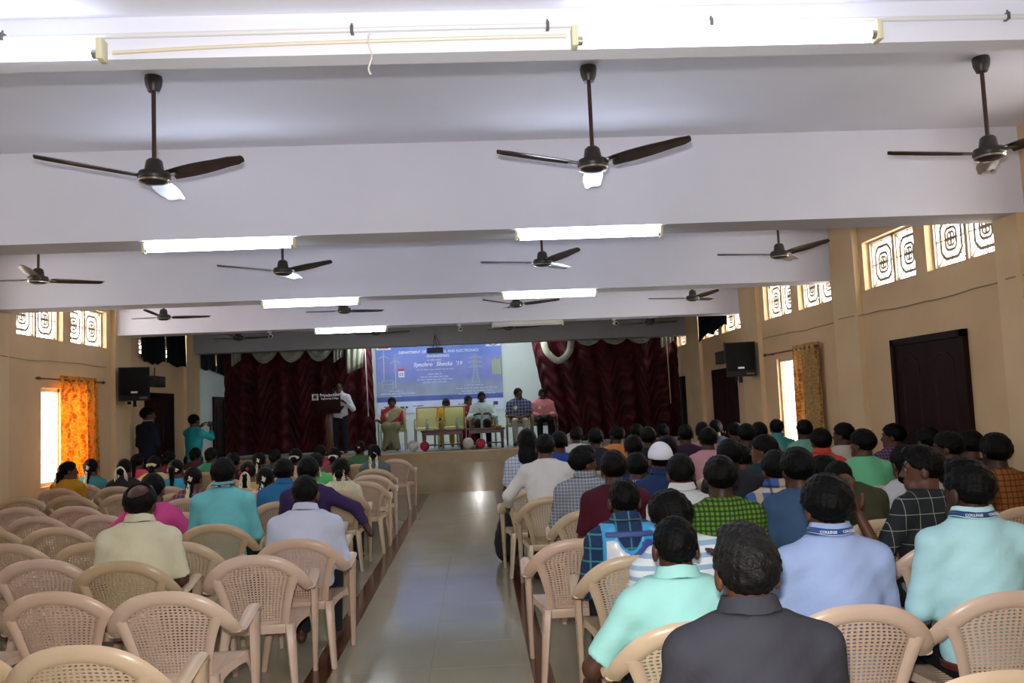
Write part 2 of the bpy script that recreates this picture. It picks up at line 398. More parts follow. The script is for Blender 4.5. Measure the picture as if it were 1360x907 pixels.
# ---------------------------------------------------------------- ceiling fans
fan_m = mat('fan_brown_enamel', '3f3a38', .3, .2, spec=.5); fan_l = mat('fan_canopy', '34302f', .4); rod_m = mat('fan_rod', '4d3733', .4, .3); blade_m = mat('fan_blade_brown', '574c46', .28, .25, var=('4a403b', 9))
trim_m = mat('fan_trim', 'd8d8d8', .2, .9)
def fan_proto():
    t = empty('ceiling_fan')
    MB().lathe([(.052,0),(.055,-.02),(.05,-.06),(.034,-.10),(.014,-.105)], 20).build('canopy', fan_l, t, (0,0,0))
    MB().tube([(0,0,-.10),(0,0,-.545)], .0135, 10).build('rod', rod_m, t)
    MB().lathe([(.016,-.53),(.034,-.535),(.05,-.55),(.056,-.59),(.06,-.615),(.075,-.62)], 24).build('motor_cover', fan_m, t)
    MB().lathe([(.06,-.615),(.092,-.622),(.1,-.64),(.1,-.66),(.085,-.685),(.05,-.70),(.004,-.704)], 28).build('motor', fan_l, t)
    MB().lathe([(.094,-.672),(.098,-.674),(.094,-.683),(.088,-.684)], 28).build('trim_ring', trim_m, t)
    bl = None
    for k in range(3):
        a = k*2*math.pi/3
        if bl is None:
            V = []; F = []; n = 10
            prof = [(-1, -.010), (-.5, .003), (0, .006), (.5, .003), (1, -.006)]
            for i in range(n+1):
                r = .125+(.66-.125)*i/n; wd = .058+.014*math.sin(math.pi*min(1, i/n*1.3)) - (.02 if i == n else 0)
                tw = math.radians(-13)*(1-.35*i/n)
                for (u, hgt) in prof:
                    y = u*wd; V.append((r + (.012*(1-u*u) if i == n else 0), y*math.cos(tw), -.645 + y*math.sin(tw) + hgt + .025*i/n))
            m = len(V); V += [(v[0], v[1], v[2]-.003) for v in V]
            for i in range(n):
                for j in range(4):
                    q = (i*5+j, i*5+j+1, (i+1)*5+j+1, (i+1)*5+j); F.append(q[::-1]); F.append(tuple(z+m for z in q))
            for i in range(n):
                F.append((i*5, (i+1)*5, (i+1)*5+m, i*5+m)); F.append(((i+1)*5+4, i*5+4, i*5+4+m, (i+1)*5+4+m))
            for j in range(4):
                F.append((j+1, j, j+m, j+1+m)); F.append((n*5+j, n*5+j+1, n*5+j+1+m, n*5+j+m))
            bl = mesh_obj('blade', V, F, blade_m, t)
            ar = MB().bar((.08,0,-.652),(.18,0,-.650),.05,.006).build('blade_arm', fan_m, t, smooth=False)
        else:
            b2 = share(bl, parent=t, rot=(0,0,a)); b3 = share(ar, parent=t, rot=(0,0,a))
    return t
fp = fan_proto(); first = True
FY = [5.2, 8.8, 12.4, 16.1]
FANS = [(-1.97,0,97),(.81,0,82),(3.44,0,59),(-4.54,1,46),(-2.0,1,88),(.77,1,58),(3.37,1,55),(-4.58,2,30),(-1.92,2,36),(.66,2,102),(3.36,2,47),(-4.53,3,29),(-1.89,3,15),(.68,3,5),(3.48,3,22)]
FW = ['in the bay nearest the entrance', 'in the bay behind the second beam', 'in the bay behind the third beam', 'in the bay before the stage']
for (x, r, a) in FANS:
    f = fp if first else copy_tree(fp); first = False
    f.location = (x, FY[r], ZS); f.rotation_euler = (0, 0, math.radians(a))
    wl = (-6, -3.2, -.6, 2.0); nth = 'fourth third second first'.split()[sum(1 for v in wl if x > v)-1]
    tag(f, 'brown ceiling fan ' + FW[r] + ', ' + nth + ' from the golden curtain wall', 'ceiling fan', 'ceiling fans in four rows')

# ---------------------------------------------------------------- window curtains
def curtain_mat(name, base, c2, c3, tr, wave):
    m = mat(name, base, .75, spec=.2, transl=tr); nt = m.node_tree; N = nt.nodes; L = nt.links; b = N['Principled BSDF']
    tc = N.new('ShaderNodeTexCoord'); mp = N.new('ShaderNodeMapping'); L.new(tc.outputs['Object'], mp.inputs[0]); mp.inputs['Scale'].default_value = (.001, 1, 1)
    wv = N.new('ShaderNodeTexWave'); wv.wave_type = 'BANDS'; wv.bands_direction = 'Y'; wv.inputs['Scale'].default_value = 3.2 if wave else 2.2; wv.inputs['Distortion'].default_value = 7 if wave else 2; wv.inputs['Detail'].default_value = 1; wv.inputs['Detail Scale'].default_value = 1.6
    L.new(mp.outputs[0], wv.inputs['Vector'])
    st = N.new('ShaderNodeMapRange'); st.inputs[1].default_value = .62; st.inputs[2].default_value = .7; L.new(wv.outputs['Fac'], st.inputs[0])
    mx = N.new('ShaderNodeMix'); mx.data_type = 'RGBA'; mx.inputs[6].default_value = lin(base); mx.inputs[7].default_value = lin(c2); L.new(st.outputs[0], mx.inputs[0])
    vo = N.new('ShaderNodeTexVoronoi'); vo.inputs['Scale'].default_value = 14 if wave else 18; vo.feature = 'DISTANCE_TO_EDGE'; L.new(mp.outputs[0], vo.inputs['Vector'])
    s2 = N.new('ShaderNodeMapRange'); s2.inputs[1].default_value = .05; s2.inputs[2].default_value = .09; s2.inputs[3].default_value = .5; s2.inputs[4].default_value = 0; L.new(vo.outputs['Distance'], s2.inputs[0])
    m2 = N.new('ShaderNodeMix'); m2.data_type = 'RGBA'; m2.inputs[7].default_value = lin(c3); L.new(mx.outputs[2], m2.inputs[6]); L.new(s2.outputs[0], m2.inputs[0])
    L.new(m2.outputs[2], b.inputs['Base Color'])
    for n in N:
        if n.type == 'BSDF_TRANSLUCENT': L.new(m2.outputs[2], n.inputs[0])
    return m
def cloth_grid(fx, nu, nv, th=.004):
    V = []; F = []
    for i in range(nu+1):
        for j in range(nv+1): V.append(fx(i/nu, j/nv))
    V = [Vector(v) for v in V]; nrm = [Vector((0,0,0)) for _ in V]; Q = []
    for i in range(nu):
        for j in range(nv): Q.append((i*(nv+1)+j, (i+1)*(nv+1)+j, (i+1)*(nv+1)+j+1, i*(nv+1)+j+1))
    for q in Q:
        n = (V[q[1]]-V[q[0]]).cross(V[q[3]]-V[q[0]])
        for k in q: nrm[k] += n
    m = len(V); V2 = [v - n.normalized()*th if n.length > 0 else v for v, n in zip(V, nrm)]
    F = Q + [tuple(k+m for k in q[::-1]) for q in Q]
    ring = [i*(nv+1) for i in range(nu+1)] + [nu*(nv+1)+j for j in range(1, nv+1)] + [i*(nv+1)+nv for i in range(nu-1, -1, -1)] + [j for j in range(nv-1, 0, -1)]
    for a, b in zip(ring, ring[1:]+ring[:1]): F.append((b, a, a+m, b+m))
    return V+V2, F
def window_curtain(side, ry0, ry1, cy0, cy1, z, zb, m, label, rlabel):
    x = (XR-.09) if side > 0 else (XL+.09)
    r = empty('curtain_rod', (x, (ry0+ry1)/2, z)); h = (ry1-ry0)/2
    MB().tube([(0,-h,0),(0,h,0)], .012, 10).build('rod', mat('curtain_rod_wood', '4a3020', .4), r)
    for s in (-1, 1):
        MB().lathe([(.012,0),(.024,.01),(.022,.05),(.01,.09),(.002,.1)], 12, axis='Y').build('finial', _mats['curtain_rod_wood'], r, (0, s*h, 0)).scale = (1, s, 1)
        MB().box(0 if side > 0 else -.09, .09 if side > 0 else 0, s*h*.86-.01, s*h*.86+.01, -.012, .012).build('bracket', _mats['curtain_rod_wood'], r, smooth=False)
    tag(r, rlabel, 'curtain rod')
    c = empty('window_curtain', (x, (cy0+cy1)/2, z)); w = cy1-cy0
    def fx(u, v):
        spread = 1.0+.10*v
        return (.032*math.sin(u*2*math.pi*5.0+.4)*(1-.1*v)+.012*math.sin(u*31+v*2), (u-.5)*w*spread + .04*v, .06-(z+.06-zb)*v)
    V, F = cloth_grid(fx, 60, 14); mesh_obj('curtain_cloth', V, F, m, c, sharp=None)
    for k in range(5):
        g = MB(); g.tube([(.028*math.cos(a), 0, .028*math.sin(a)) for a in [i*2*math.pi/14 for i in range(15)]], .006, 6, caps=False, up=(0,1,0)); g.build('eyelet_ring', mat('eyelet', 'b59b6d', .35, .7), c, (0, (-.45+.225*k)*w, 0))
    tag(c, label, 'curtain')
window_curtain(-1, 11.5, 13.4, 12.02, 13.18, 2.34, .55, curtain_mat('curtain_orange', 'eba63a', 'bf7a30', 'f6cf78', .5, True), 'bright orange patterned curtain drawn back at the left wall window', 'dark wooden curtain rod above the left wall window')
window_curtain(1, 10.88, 12.8, 10.84, 11.62, 2.33, .6, curtain_mat('curtain_gold', 'c39c60', 'a06c38', 'dcc490', .35, False), 'golden brown patterned curtain drawn back at the right wall window', 'dark wooden curtain rod above the right wall window')

# ---------------------------------------------------------------- cables on walls, black cloths, boxes
for (x, s, ys, lab) in ((XR-.012, 1, (3.2, 13.15), 'thin grey cable running along the right wall'), (XL+.012, -1, (3.2, 14.0), 'thin grey cable running along the left wall')):
    pts = []; y = ys[0]; k = 0
    while y < ys[1]: pts.append((x - s*(.07 if any(a-.01 < y < b+.01 for a, b in (((9.65,10.3),(6.66,6.98)) if s > 0 else ((6.7,7.1),(10.05,10.8)))) else 0), y, 2.6 + .012*math.sin(y*2.1)+.006*math.sin(y*7))); y += .3; k += 1
    c = MB().tube(pts, .006, 6).build('wall_cable', mat('cable_grey', '8c8270', .6)); tag(c, lab, 'cable')
black_cloth = mat('black_cloth', '17181a', .9, spec=.1, bump=(20, .2))
def hung_cloth(side, y0, y1, z1, zf, label):
    x = (XR-.02) if side > 0 else (XL+.02)
    def fx(u, v):
        y = y0+(y1-y0)*u; zb = zf(u)
        return (x - side*(.02+.018*math.sin(u*14+v)+.012*v), y+.03*math.sin(v*3+u*5)*v, z1-(z1-zb)*v)
    V, F = cloth_grid(fx, 26, 8, .003); o = mesh_obj('blackout_cloth', V, F, black_cloth, sharp=None)
    tag(o, label, 'cloth')
hung_cloth(-1, 14.98, 16.1, 3.62, lambda u: 2.84-.09*math.sin(u*3)+.02*math.sin(u*23), 'ragged black cloth over the left ventilator nearest the loudspeaker')
hung_cloth(-1, 16.2, 17.26, 3.62, lambda u: 2.80+.03*math.sin(u*9)-.05*u, 'ragged black cloth over the left ventilator beside the stage pilaster')
hung_cloth(-1, 18.2, 19.2, 3.5, lambda u: 2.78+.02*math.sin(u*12), 'black cloth high on the pale stage wall beside the beam')
hung_cloth(-1, 19.3, 20.3, 3.5, lambda u: 2.72+.03*math.sin(u*8), 'black cloth high on the pale stage wall beside the red curtain')
hung_cloth(1, 14.75, 16.66, 3.62, lambda u: 3.0-.12*u+.05*math.sin(u*11)+(.06 if .25<u<.45 else 0), 'black cloth sagging over the right ventilator above the loudspeaker')
hung_cloth(1, 18.7, 19.7, 3.5, lambda u: 3.2-.22*u, 'black cloth over the right ventilator beside the red curtain')
def wall_box(x, y0, y1, z0, z1, side, lab):
    b = empty('junction_box', (x, (y0+y1)/2, z0)); dk = mat('switch_box', '2c2a29', .5); h = (y1-y0)/2
    xa, xb = (-.1, 0) if side > 0 else (0, .1)
    MB().bbox(xa, xb, -h, h, 0, z1-z0, .008).build('body', dk, b)
    f = -.105 if side > 0 else .1; MB().bbox(f, f+.005, -h+.03, h-.03, .03, z1-z0-.03, .002).build('cover', mat('switch_cover', '3c3a38', .4), b)
    MB().tube([(xa/2 if side > 0 else .05, -h*.5, z1-z0), (xa/2 if side > 0 else .05, -h*.5, z1-z0+.16)], .012, 8).build('cable', dk, b)
    tag(b, lab, 'wall box')
wall_box(XL, 15.5, 16.05, 2.33, 2.53, -1, 'small black box on the wall above the left side door')
wall_box(XR, 14.9, 15.5, 2.32, 2.55, 1, 'small black box on the wall above the far right side door')

# ---------------------------------------------------------------- loudspeakers
spk_m = mat('speaker_black', '060606', .6, spec=.25, bump=(80, .1)); grill_m = mat('speaker_grille', '070708', .75, spec=.2, bump=(220, .2))
def loudspeaker(loc, rz, label):
    s = empty('loudspeaker', loc, rz)
    w, h, d = .235, .275, .30
    poly = [(-w, 0), (w, 0), (w*.78, d), (-w*.78, d)]
    MB().prism(poly, -h, h, 'XY').build('cabinet', spk_m, s, smooth=False)
    MB().bbox(-w+.02, w-.02, -.012, .002, -h+.09, h-.02, .005).build('grille', grill_m, s)
    MB().bbox(-.05, .05, -.018, -.011, -h+.12, -h+.15, .003).build('badge', mat('speaker_badge', 'c9c9c4', .3, .5), s)
    MB().bbox(w*.35, w*.85, -.004, .01, -h+.02, -h+.055, .004).build('port', mat('speaker_port', '3a3a3a', .3), s)
    b = MB(); b.bar((0, .2, -h), (0, .2, -h-.1), .05, .05); b.bar((0, .2, -h-.08), (0, .36, -h-.08), .05, .04); b.lathe([(.03,0),(.03,.05)], 10, (-.08, .12, -h-.06)); b.build('bracket', spk_m, s, smooth=False)
    tag(s, label, 'loudspeaker')
loudspeaker((-5.64, 13.95, 2.325), math.radians(20), 'black wall loudspeaker tilted above the dark left side door')
loudspeaker((4.30, 13.2, 2.30), math.radians(-14), 'black wall loudspeaker beside the far right side door')

# ---------------------------------------------------------------- stage curtains and valances
velvet = mat('red_velvet', '450c13', .6, spec=.2, bump=(30, .25), var=('2e070c', 2.5))
_mats['red_velvet'].node_tree.nodes['Principled BSDF'].inputs['Sheen Weight'].default_value = .12
_mats['red_velvet'].node_tree.nodes['Principled BSDF'].inputs['Sheen Tint'].default_value = lin('c02038')
def stage_curtain(x0, x1, inner, label):
    """inner: which side is the aisle side; its edge sways"""
    y = 18.55
    def fx(u, v):
        xa, xb = x0, x1
        if inner > 0: xb = x1 + .08*v
        else: xa = x0 + .50*v**1.2
        x = xa+(xb-xa)*u
        ruch = .03*math.sin(v*55+5*math.sin(u*22)+2.5*math.sin(u*47))*min(1, v*6)
        return (x, y+.055*math.sin(u*(x1-x0)*14)+.02*math.sin(u*71+v*3)+ruch, 3.70-(3.70-SZ-.02)*v)
    V, F = cloth_grid(fx, 130, 90, .006)
    o = mesh_obj('stage_curtain', V, F, velvet, sharp=None); tag(o, label, 'curtain'); return o
stage_curtain(-5.55, -2.32, 1, 'dark red ruched velvet stage curtain behind the lectern')
stage_curtain(1.22, 4.60, -1, 'dark red ruched velvet stage curtain beside the man in the pink shirt')
val_m = mat('valance_satin', 'a3a48e', .4, spec=.5, bump=(25, .2), var=('8b8c78', 6), transl=.1)
def swag(cx, w, drop, y, label):
    def fx(u, v):
        a = (u-.5)*2; prof = 1-a*a
        z = 3.72-(3.72-3.08)*min(1, v*1.4)*.95 - drop*prof*max(0, (v-.3)/.7)
        return (cx+a*w/2*(1-.08*v), y-.06-.05*prof*v-.022*math.sin(v*38+a*a*9), z)
    V, F = cloth_grid(fx, 18, 30, .004); o = mesh_obj('valance_swag', V, F, val_m, sharp=None); tag(o, label, 'valance', 'grey green satin swags above the stage curtains')
def drape(cx, w, zb, y, label):
    def fx(u, v): return (cx+(u-.5)*w*(1-.3*v)+.02*math.sin(v*5), y-.07-.03*math.sin(u*20), 3.7-(3.7-zb-.15*u)*v)
    V, F = cloth_grid(fx, 20, 8, .004); o = mesh_obj('valance_tail', V, F, val_m, sharp=None); tag(o, label, 'valance', 'grey green satin tails beside the swags')
for cx, wh in ((-4.62, 'farthest from the banner'), (-4.02, 'between two other swags'), (-3.42, 'nearest the lectern')): swag(cx, .62, .26, 18.45, 'grey green satin swag over the lectern curtain, ' + wh)
drape(-2.62, .5, 2.55, 18.42, 'grey green satin tail hanging over the red curtain behind the lectern')
drape(-2.98, .3, 2.8, 18.42, 'narrow grey green satin tail over the red curtain behind the lectern')
drape(-5.2, .3, 2.8, 18.42, 'short grey green satin tail near the pale left stage wall')
for cx, wh in ((2.55, 'nearest the banner'), (3.15, 'between two other swags'), (3.72, 'nearest the right wall')): swag(cx, .60, .14, 18.45, 'grey green satin swag over the pink shirt curtain, ' + wh)
drape(4.35, .4, 2.85, 18.42, 'grey green satin tail at the right end of the stage')
lp = MB(); pts = spline([(1.55, 18.38, 3.1), (1.62, 18.36, 2.86), (1.86, 18.36, 2.66), (2.1, 18.36, 2.83), (2.18, 18.38, 3.12)], 5); lp.tube(pts, .075, 8, up=(0,1,0), aspect=.35); o = lp.build('valance_loop', val_m); tag(o, 'looped grey green satin band hanging open over the red curtain', 'valance')
for x, lab in ((-2.42, 'thin pale pull rope at the edge of the red curtain behind the lectern'), (4.33, 'thin pale pull rope hanging over the right red curtain')):
    tag(MB().tube([(x, 18.42, 3.1), (x+.02, 18.43, 2.2), (x+.03, 18.44, 1.6)], .012, 6).build('pull_rope', mat('rope_pale', 'b9aFA0'.lower(), .8)), lab, 'rope')

# ---------------------------------------------------------------- banner
def banner_mat():
    m = mat('banner_print', '4d62a8', .55); nt = m.node_tree; N = nt.nodes; L = nt.links; b = N['Principled BSDF']
    tc = N.new('ShaderNodeTexCoord'); sx = N.new('ShaderNodeSeparateXYZ'); L.new(tc.outputs['Object'], sx.inputs[0])
    cr = N.new('ShaderNodeValToRGB'); mr = N.new('ShaderNodeMapRange'); mr.inputs[1].default_value = -1.0; mr.inputs[2].default_value = 1.0; L.new(sx.outputs[2], mr.inputs[0]); L.new(mr.outputs[0], cr.inputs[0])
    e = cr.color_ramp.elements; e[0].position = 0; e[0].color = lin('d3daec'); e[1].position = 1; e[1].color = lin('5f90d8')
    for p, c in ((.135, 'c9d2e8'), (.14, '4a5ea4'), (.20, '5366aa'), (.205, '98a2b2'), (.34, '8d98b0'), (.42, '7a86c0'), (.62, '7c84c6'), (.8, '6a84cc')):
        k = e.new(p); k.color = lin(c)
    nz = N.new('ShaderNodeTexNoise'); nz.inputs['Scale'].default_value = 2.5; L.new(tc.outputs['Object'], nz.inputs['Vector'])
    mx = N.new('ShaderNodeMix'); mx.data_type = 'RGBA'; mx.blend_type = 'SOFT_LIGHT'; mx.inputs[0].default_value = .5; L.new(cr.outputs[0], mx.inputs[6]); L.new(nz.outputs['Fac'], mx.inputs[7]); L.new(mx.outputs[2], b.inputs['Base Color'])
    return m
BX, BYY, BZ = -.92, YF-.03, 2.65                 # banner centre
ban = empty('banner', (BX, BYY, BZ)); tag(ban, 'wide blue printed event banner with turbines and pylon on the stage wall', 'banner')
MB().box(-1.62, 1.62, -.006, .006, -1.02, 1.02).build('banner_sheet', banner_mat(), ban, smooth=False)
wt = mat('print_white', 'e8ecf4', .6); wt2 = mat('print_pale', 'b9c3dc', .6); wt3 = mat('print_pale_green', 'b4c3b0', .6); red_p = mat('print_red', 'c0392b', .6); dk_p = mat('print_dark', '39405e', .6)
RX = (math.pi/2, 0, 0); FY_ = -.0085
def pline(mb, p, q, t): mb.bar((p[0], FY_, p[1]), (q[0], FY_, q[1]), t, .003, up=(0,1,0))
text_mesh('DEPARTMENT OF ELECTRICAL AND ELECTRONICS', .098, wt, ban, (0, FY_, .50), RX, squeeze=.92, ext=.001)
text_mesh('ENGINEERING', .098, wt, ban, (-.02, FY_, .385), RX, squeeze=.92, ext=.001)
text_mesh('Synchro', .15, wt, ban, (-.42, FY_, .16), RX, shear=.25, ext=.001); text_mesh('Shocks', .15, wt, ban, (.13, FY_, .16), RX, shear=.25, ext=.001); text_mesh("'19", .15, wt, ban, (.50, FY_, .16), RX, shear=.25, ext=.001)
def word_rows(name, rows, m):                     # printed small text, too fine to read in the photograph
    b = MB(); rnd = random.Random(len(rows)*7+3)
    for (cx, z, w, h) in rows:
        x = cx-w/2
        while x < cx+w/2-.03:
            l = rnd.uniform(.05, .16); l = min(l, cx+w/2-x); b.box(x, x+l, FY_-.001, FY_+.001, z, z+h); x += l+.025
    return tag(b.build(name, m, ban, smooth=False), kind='stuff')
word_rows('printed_line', [(0, .72, 1.6, .022), (0, .66, 1.1, .018), (-.1, .30, .42, .03), (-.1, .06, .98, .022), (-.12, -.06, .36, .03), (-.12, -.13, .74, .028), (-.12, -.20, .92, .028), (-.12, -.27, .6, .026)], wt2)
word_rows('printed_line', [(-1.12, -.46, .36, .022), (-1.08, -.53, .88, .035), (-1.12, -.60, .24, .03)], wt2)
word_rows('printed_line', [(.88, -.38, .5, .022), (.95, -.46, 1.05, .026), (.95, -.53, .8, .026), (.95, -.60, .95, .026)], wt2)
word_rows('printed_line', [(-1.3, -.86, .3, .02), (-.55, -.86, .3, .02), (.6, -.86, .3, .02)], dk_p)
tb = MB()
for (cx, zb, zt, hub) in ((-1.42, -.2, .47, .47), (-1.13, -.38, .34, .34)):
    pline(tb, (cx, zb), (cx, zt), .026)
    for a in (90, 210, 330): pline(tb, (cx, hub), (cx+.16*math.cos(math.radians(a)), hub+.16*math.sin(math.radians(a))), .016)
tb.build('printed_turbine', wt3, ban, smooth=False)
py = MB(); cx = .93
for s in (-1, 1):
    pline(py, (cx+s*.10, -.32), (cx+s*.03, .12), .014); pline(py, (cx+s*.03, .12), (cx+s*.02, .44), .012)
    for k, z in enumerate((.34, .22, .10)): pline(py, (cx, z), (cx+s*.19, z-.01), .013); pline(py, (cx+s*.19, z-.01), (cx, z+.06), .008)
for k in range(6):
    z0, z1 = -.32+.075*k, -.32+.075*(k+1); a = .10-.07*k/6; b2 = .10-.07*(k+1)/6; pline(py, (cx-a, z0), (cx+b2, z1), .008); pline(py, (cx+a, z0), (cx-b2, z1), .008)
py.build('printed_pylon', wt3, ban, smooth=False)
bl = MB()
for k in range(4): bl.box(1.36+.06*k, 1.41+.06*k, FY_-.002, FY_+.002, -.12-.0*k, .27+.04*(k%2))
bl.build('printed_tower_block', mat('print_yellow_green', 'a9b578', .6), ban, smooth=False)
sg = MB()
for (p, q) in (((-1.47,-.17),(-1.2,-.17)),((-1.47,-.27),(-1.2,-.27)),((-1.47,-.17),(-1.47,-.4)),((-1.2,-.17),(-1.2,-.4))): pline(sg, p, q, .012)
sg.build('printed_hoarding', wt3, ban, smooth=False)
MB().box(-1.05, -.90, FY_-.002, FY_+.001, -.10, .06).build('printed_date_card', wt, ban, smooth=False)
MB().box(-1.05, -.90, FY_-.003, FY_, .06, .12).build('printed_date_top', red_p, ban, smooth=False)
text_mesh('03', .11, dk_p, ban, (-.975, FY_-.003, -.06), RX, ext=.001)
MB().box(-1.60, -1.23, FY_-.002, FY_+.001, .62, .97).build('printed_emblem_card', wt, ban, smooth=False)
e = MB(); e.tube([(-1.42+.11*math.cos(a), FY_-.004, .72+.06*math.sin(a)) for a in [math.pi*i/10 for i in range(11)]], .012, 6, up=(0,1,0)); e.box(-1.55, -1.28, FY_-.004, FY_-.002, .65, .69); e.build('printed_emblem', red_p, ban, smooth=False)
MB().box(1.22, 1.60, FY_-.002, FY_+.001, .62, .97).build('printed_emblem_card', wt, ban, smooth=False)
e = MB(); e.tube([(1.41+.15*math.cos(a), FY_-.004, .79+.15*math.sin(a)) for a in [2*math.pi*i/20 for i in range(21)]], .010, 6, caps=False, up=(0,1,0)); e.bar((1.33,FY_-.004,.76),(1.49,FY_-.004,.82),.03,.002,up=(0,1,0)); e.build('printed_emblem', dk_p, ban, smooth=False)
word_rows('printed_sponsor', [(-.93, -.90, .2, .05), (1.42, -.9, .12, .09)], dk_p)

tag(MB().tube([(XL, 18.44, 3.74), (XR, 18.44, 3.74)], .03, 10).build('curtain_track', mat('track_steel', '777470', .4, .7)), 'steel curtain track spanning the stage above the red curtains', 'curtain track')
# ---------------------------------------------------------------- projector, cctv cameras
pj = empty('projector', (-.755, 16.0, 2.83)); pk = mat('projector_black', '121315', .4)
MB().bbox(-.155, .155, -.12, .12, -.045, .045, .012).build('body', pk, pj)
MB().lathe([(.03,0),(.03,.02),(.022,.025),(.02,.015)], 16, (.07, .12, 0), 'Y').build('lens', mat('lens_glass', '20242c', .05), pj)
for s in (-1, 1): MB().tube([(s*.035, 0, .045), (0, 0, .30)], .008, 8).build('hanger', pk, pj)
MB().tube([(0,0,.29),(0,0,ZS-2.83)], .012, 8).build('ceiling_pole', mat('pole_steel', '8b8b8b', .3, .8), pj)
MB().tube(spline([(.05,.1,.045),(.09,.1,.12),(.03,.05,.25),(.01,.02,.32)], 4), .005, 6).build('cable', pk, pj)
for v in range(4): MB().box(-.11+.05*v, -.08+.05*v, -.1215, -.119, -.025, .025).build('vent', mat('vent_grey', '2c2e31', .6), pj, smooth=False)
tag(pj, 'black ceiling projector hanging in front of the banner', 'projector')
cw = mat('cctv_white', 'dcdad2', .35)
for x, lab in ((-3.47, 'small white security camera under the fourth beam near the lectern'), (-.25, 'small white security camera under the fourth beam beside the projector'), (2.44, 'small white security camera under the fourth beam beside the unlit tube')):
    c = empty('security_camera', (x, 14.2, ZB))
    MB().bbox(-.035, .035, -.03, .03, -.03, 0, .006).build('mount', cw, c)
    MB().tube([(0,0,-.03),(.02,.02,-.07)], .01, 8).build('arm', cw, c)
    MB().tube([(.03,-.07,-.095),(.015,.09,-.075)], .032, 12).build('body', cw, c)
    MB().lathe([(.024,0),(.024,-.008),(.004,-.01)], 12, (.0305,-.072,-.0955), 'Y').build('lens', mat('lens_dark', '101214', .1), c)
    tag(c, lab, 'security camera')

# ---------------------------------------------------------------- balloons
def balloon(x, z, r, col, label, y=17.12):
    o = MB().lathe([(.004,-r*1.16),(.016,-r*1.14),(.010,-r*1.06)]+[(r*math.sin(a), -r*1.06*math.cos(a) if math.cos(a) > 0 else -r*.98*math.cos(a)) for a in [math.pi*k/14 for k in range(1, 14)]]+[(.002, r*.985)], 20)
    b = empty('balloon', (x, y, SZ+.003+r*1.17)); 
    o.build('skin', mat('balloon_'+col, col, .3, spec=.5, transl=.25), b)
    MB().lathe([(.003,0),(.014,.004),(.014,.009),(.004,.018)], 10).build('knot', mat('balloon_'+col, col), b, (0,0,-r*1.17)); tag(b, label, 'balloon')
balloon(-1.32, 0, .112, 'd8d6cf', 'white balloon on the stage edge beside the seated woman in a saree'); balloon(-1.09, 0, .098, 'c22a3e', 'red balloon on the stage edge under the first low table')
balloon(-.20, 0, .115, 'd9d7cf', 'white balloon on the stage edge between the two low tables'); balloon(.06, 0, .104, 'c6293f', 'red balloon on the stage edge under the second low table')
balloon(1.93, 0, .12, 'd8d6d0', 'white balloon on the stage edge near the man in the pink shirt'); balloon(1.72, 0, .1, 'cf5560', 'pink balloon on the stage edge near the man in the pink shirt', y=17.1)

# ---------------------------------------------------------------- lectern
lec = empty('lectern', (-3.05, 17.35, SZ)); lw_ = mat('lectern_wood', '22100b', .6, spec=.12, var=('190a07', 7))
MB().bbox(-.22, .22, -.2, .2, 0, .05, .008).build('base', lw_, lec)
MB().bbox(-.07, .07, -.06, .06, .05, .92, .006).build('post', mat('lectern_post', '54301f', .35), lec)
t = MB(); t.prism([(-.2,.90),(.22,.98),(.22,1.01),(-.2,.93)], -.27, .27, 'YZ'); t.build('reading_top', lw_, lec, smooth=False)
MB().bbox(-.27, .27, -.24, -.20, .86, 1.24, .005).build('front_board', lw_, lec)
MB().bbox(-.30, -.17, -.255, -.243, 1.14, 1.27, .002).build('emblem_plate', mat('plate_white', 'd8d8d4', .5), lec)
MB().lathe([(.04,0),(.04,.004),(.028,.006)], 16, (-.235,-.255,1.205), 'Y').build('emblem', mat('emblem_dark', '5b3a34', .5), lec)
text_mesh('Priyadarshini', .086, wt, lec, (.06, -.245, 1.21), RX, squeeze=.9, ext=.002)
text_mesh('Engineering College', .052, wt, lec, (.06, -.245, 1.152), RX, squeeze=.85, ext=.002)
MB().tube(spline([(.02,.1,.98),(.03,.12,1.15),(.04,.2,1.28),(.05,.27,1.33)], 4), .006, 6).build('microphone_stem', mat('mic_black', '151515', .4), lec)
MB().lathe([(.012,0),(.02,.015),(.02,.04),(.008,.055)], 10).build('microphone', _mats['mic_black'], lec, (.05,.27,1.31))
tag(lec, 'dark wooden lectern with a college name board on the stage', 'lectern')

# ---------------------------------------------------------------- stage furniture
wood_r = mat('table_red_wood', '5d2a20', .35, var=('4a1f18', 5)); steel = mat('chair_steel', '9a9482', .3, .7)
def low_table(x, w, label):
    t = empty('low_table', (x, 17.55, SZ)); h = .42
    MB().bbox(-w/2, w/2, -.22, .22, h-.035, h, .006).build('table_top', wood_r, t)
    ap = MB(); ap.box(-w/2+.05, w/2-.05, -.2, -.185, h-.1, h-.035); ap.box(-w/2+.05, w/2-.05, .185, .2, h-.1, h-.035); ap.build('apron', wood_r, t, smooth=False)
    for sx in (-1, 1):
        for sy in (-1, 1):
            MB().tube([(0,0,0),(0,0,.05),(0,0,.14),(0,0,.3),(0,0,h-.035)], [.022,.03,.024,.034,.036], 8).build('leg', wood_r, t, (sx*(w/2-.06), sy*.16, 0))
    MB().bbox(-w/2+.05, w/2-.05, -.15, .15, .1, .12, .004).build('shelf', wood_r, t)
    tag(t, label, 'table')
low_table(-.73, .90, 'low reddish wooden table before the two empty cream chairs'); low_table(.18, .80, 'low reddish wooden table before the man in the mint shirt')
bot_m = mat('bottle_plastic', '9fc4c2', .12, transl=.4); cap_m = mat('bottle_cap', '4f86b8', .4)
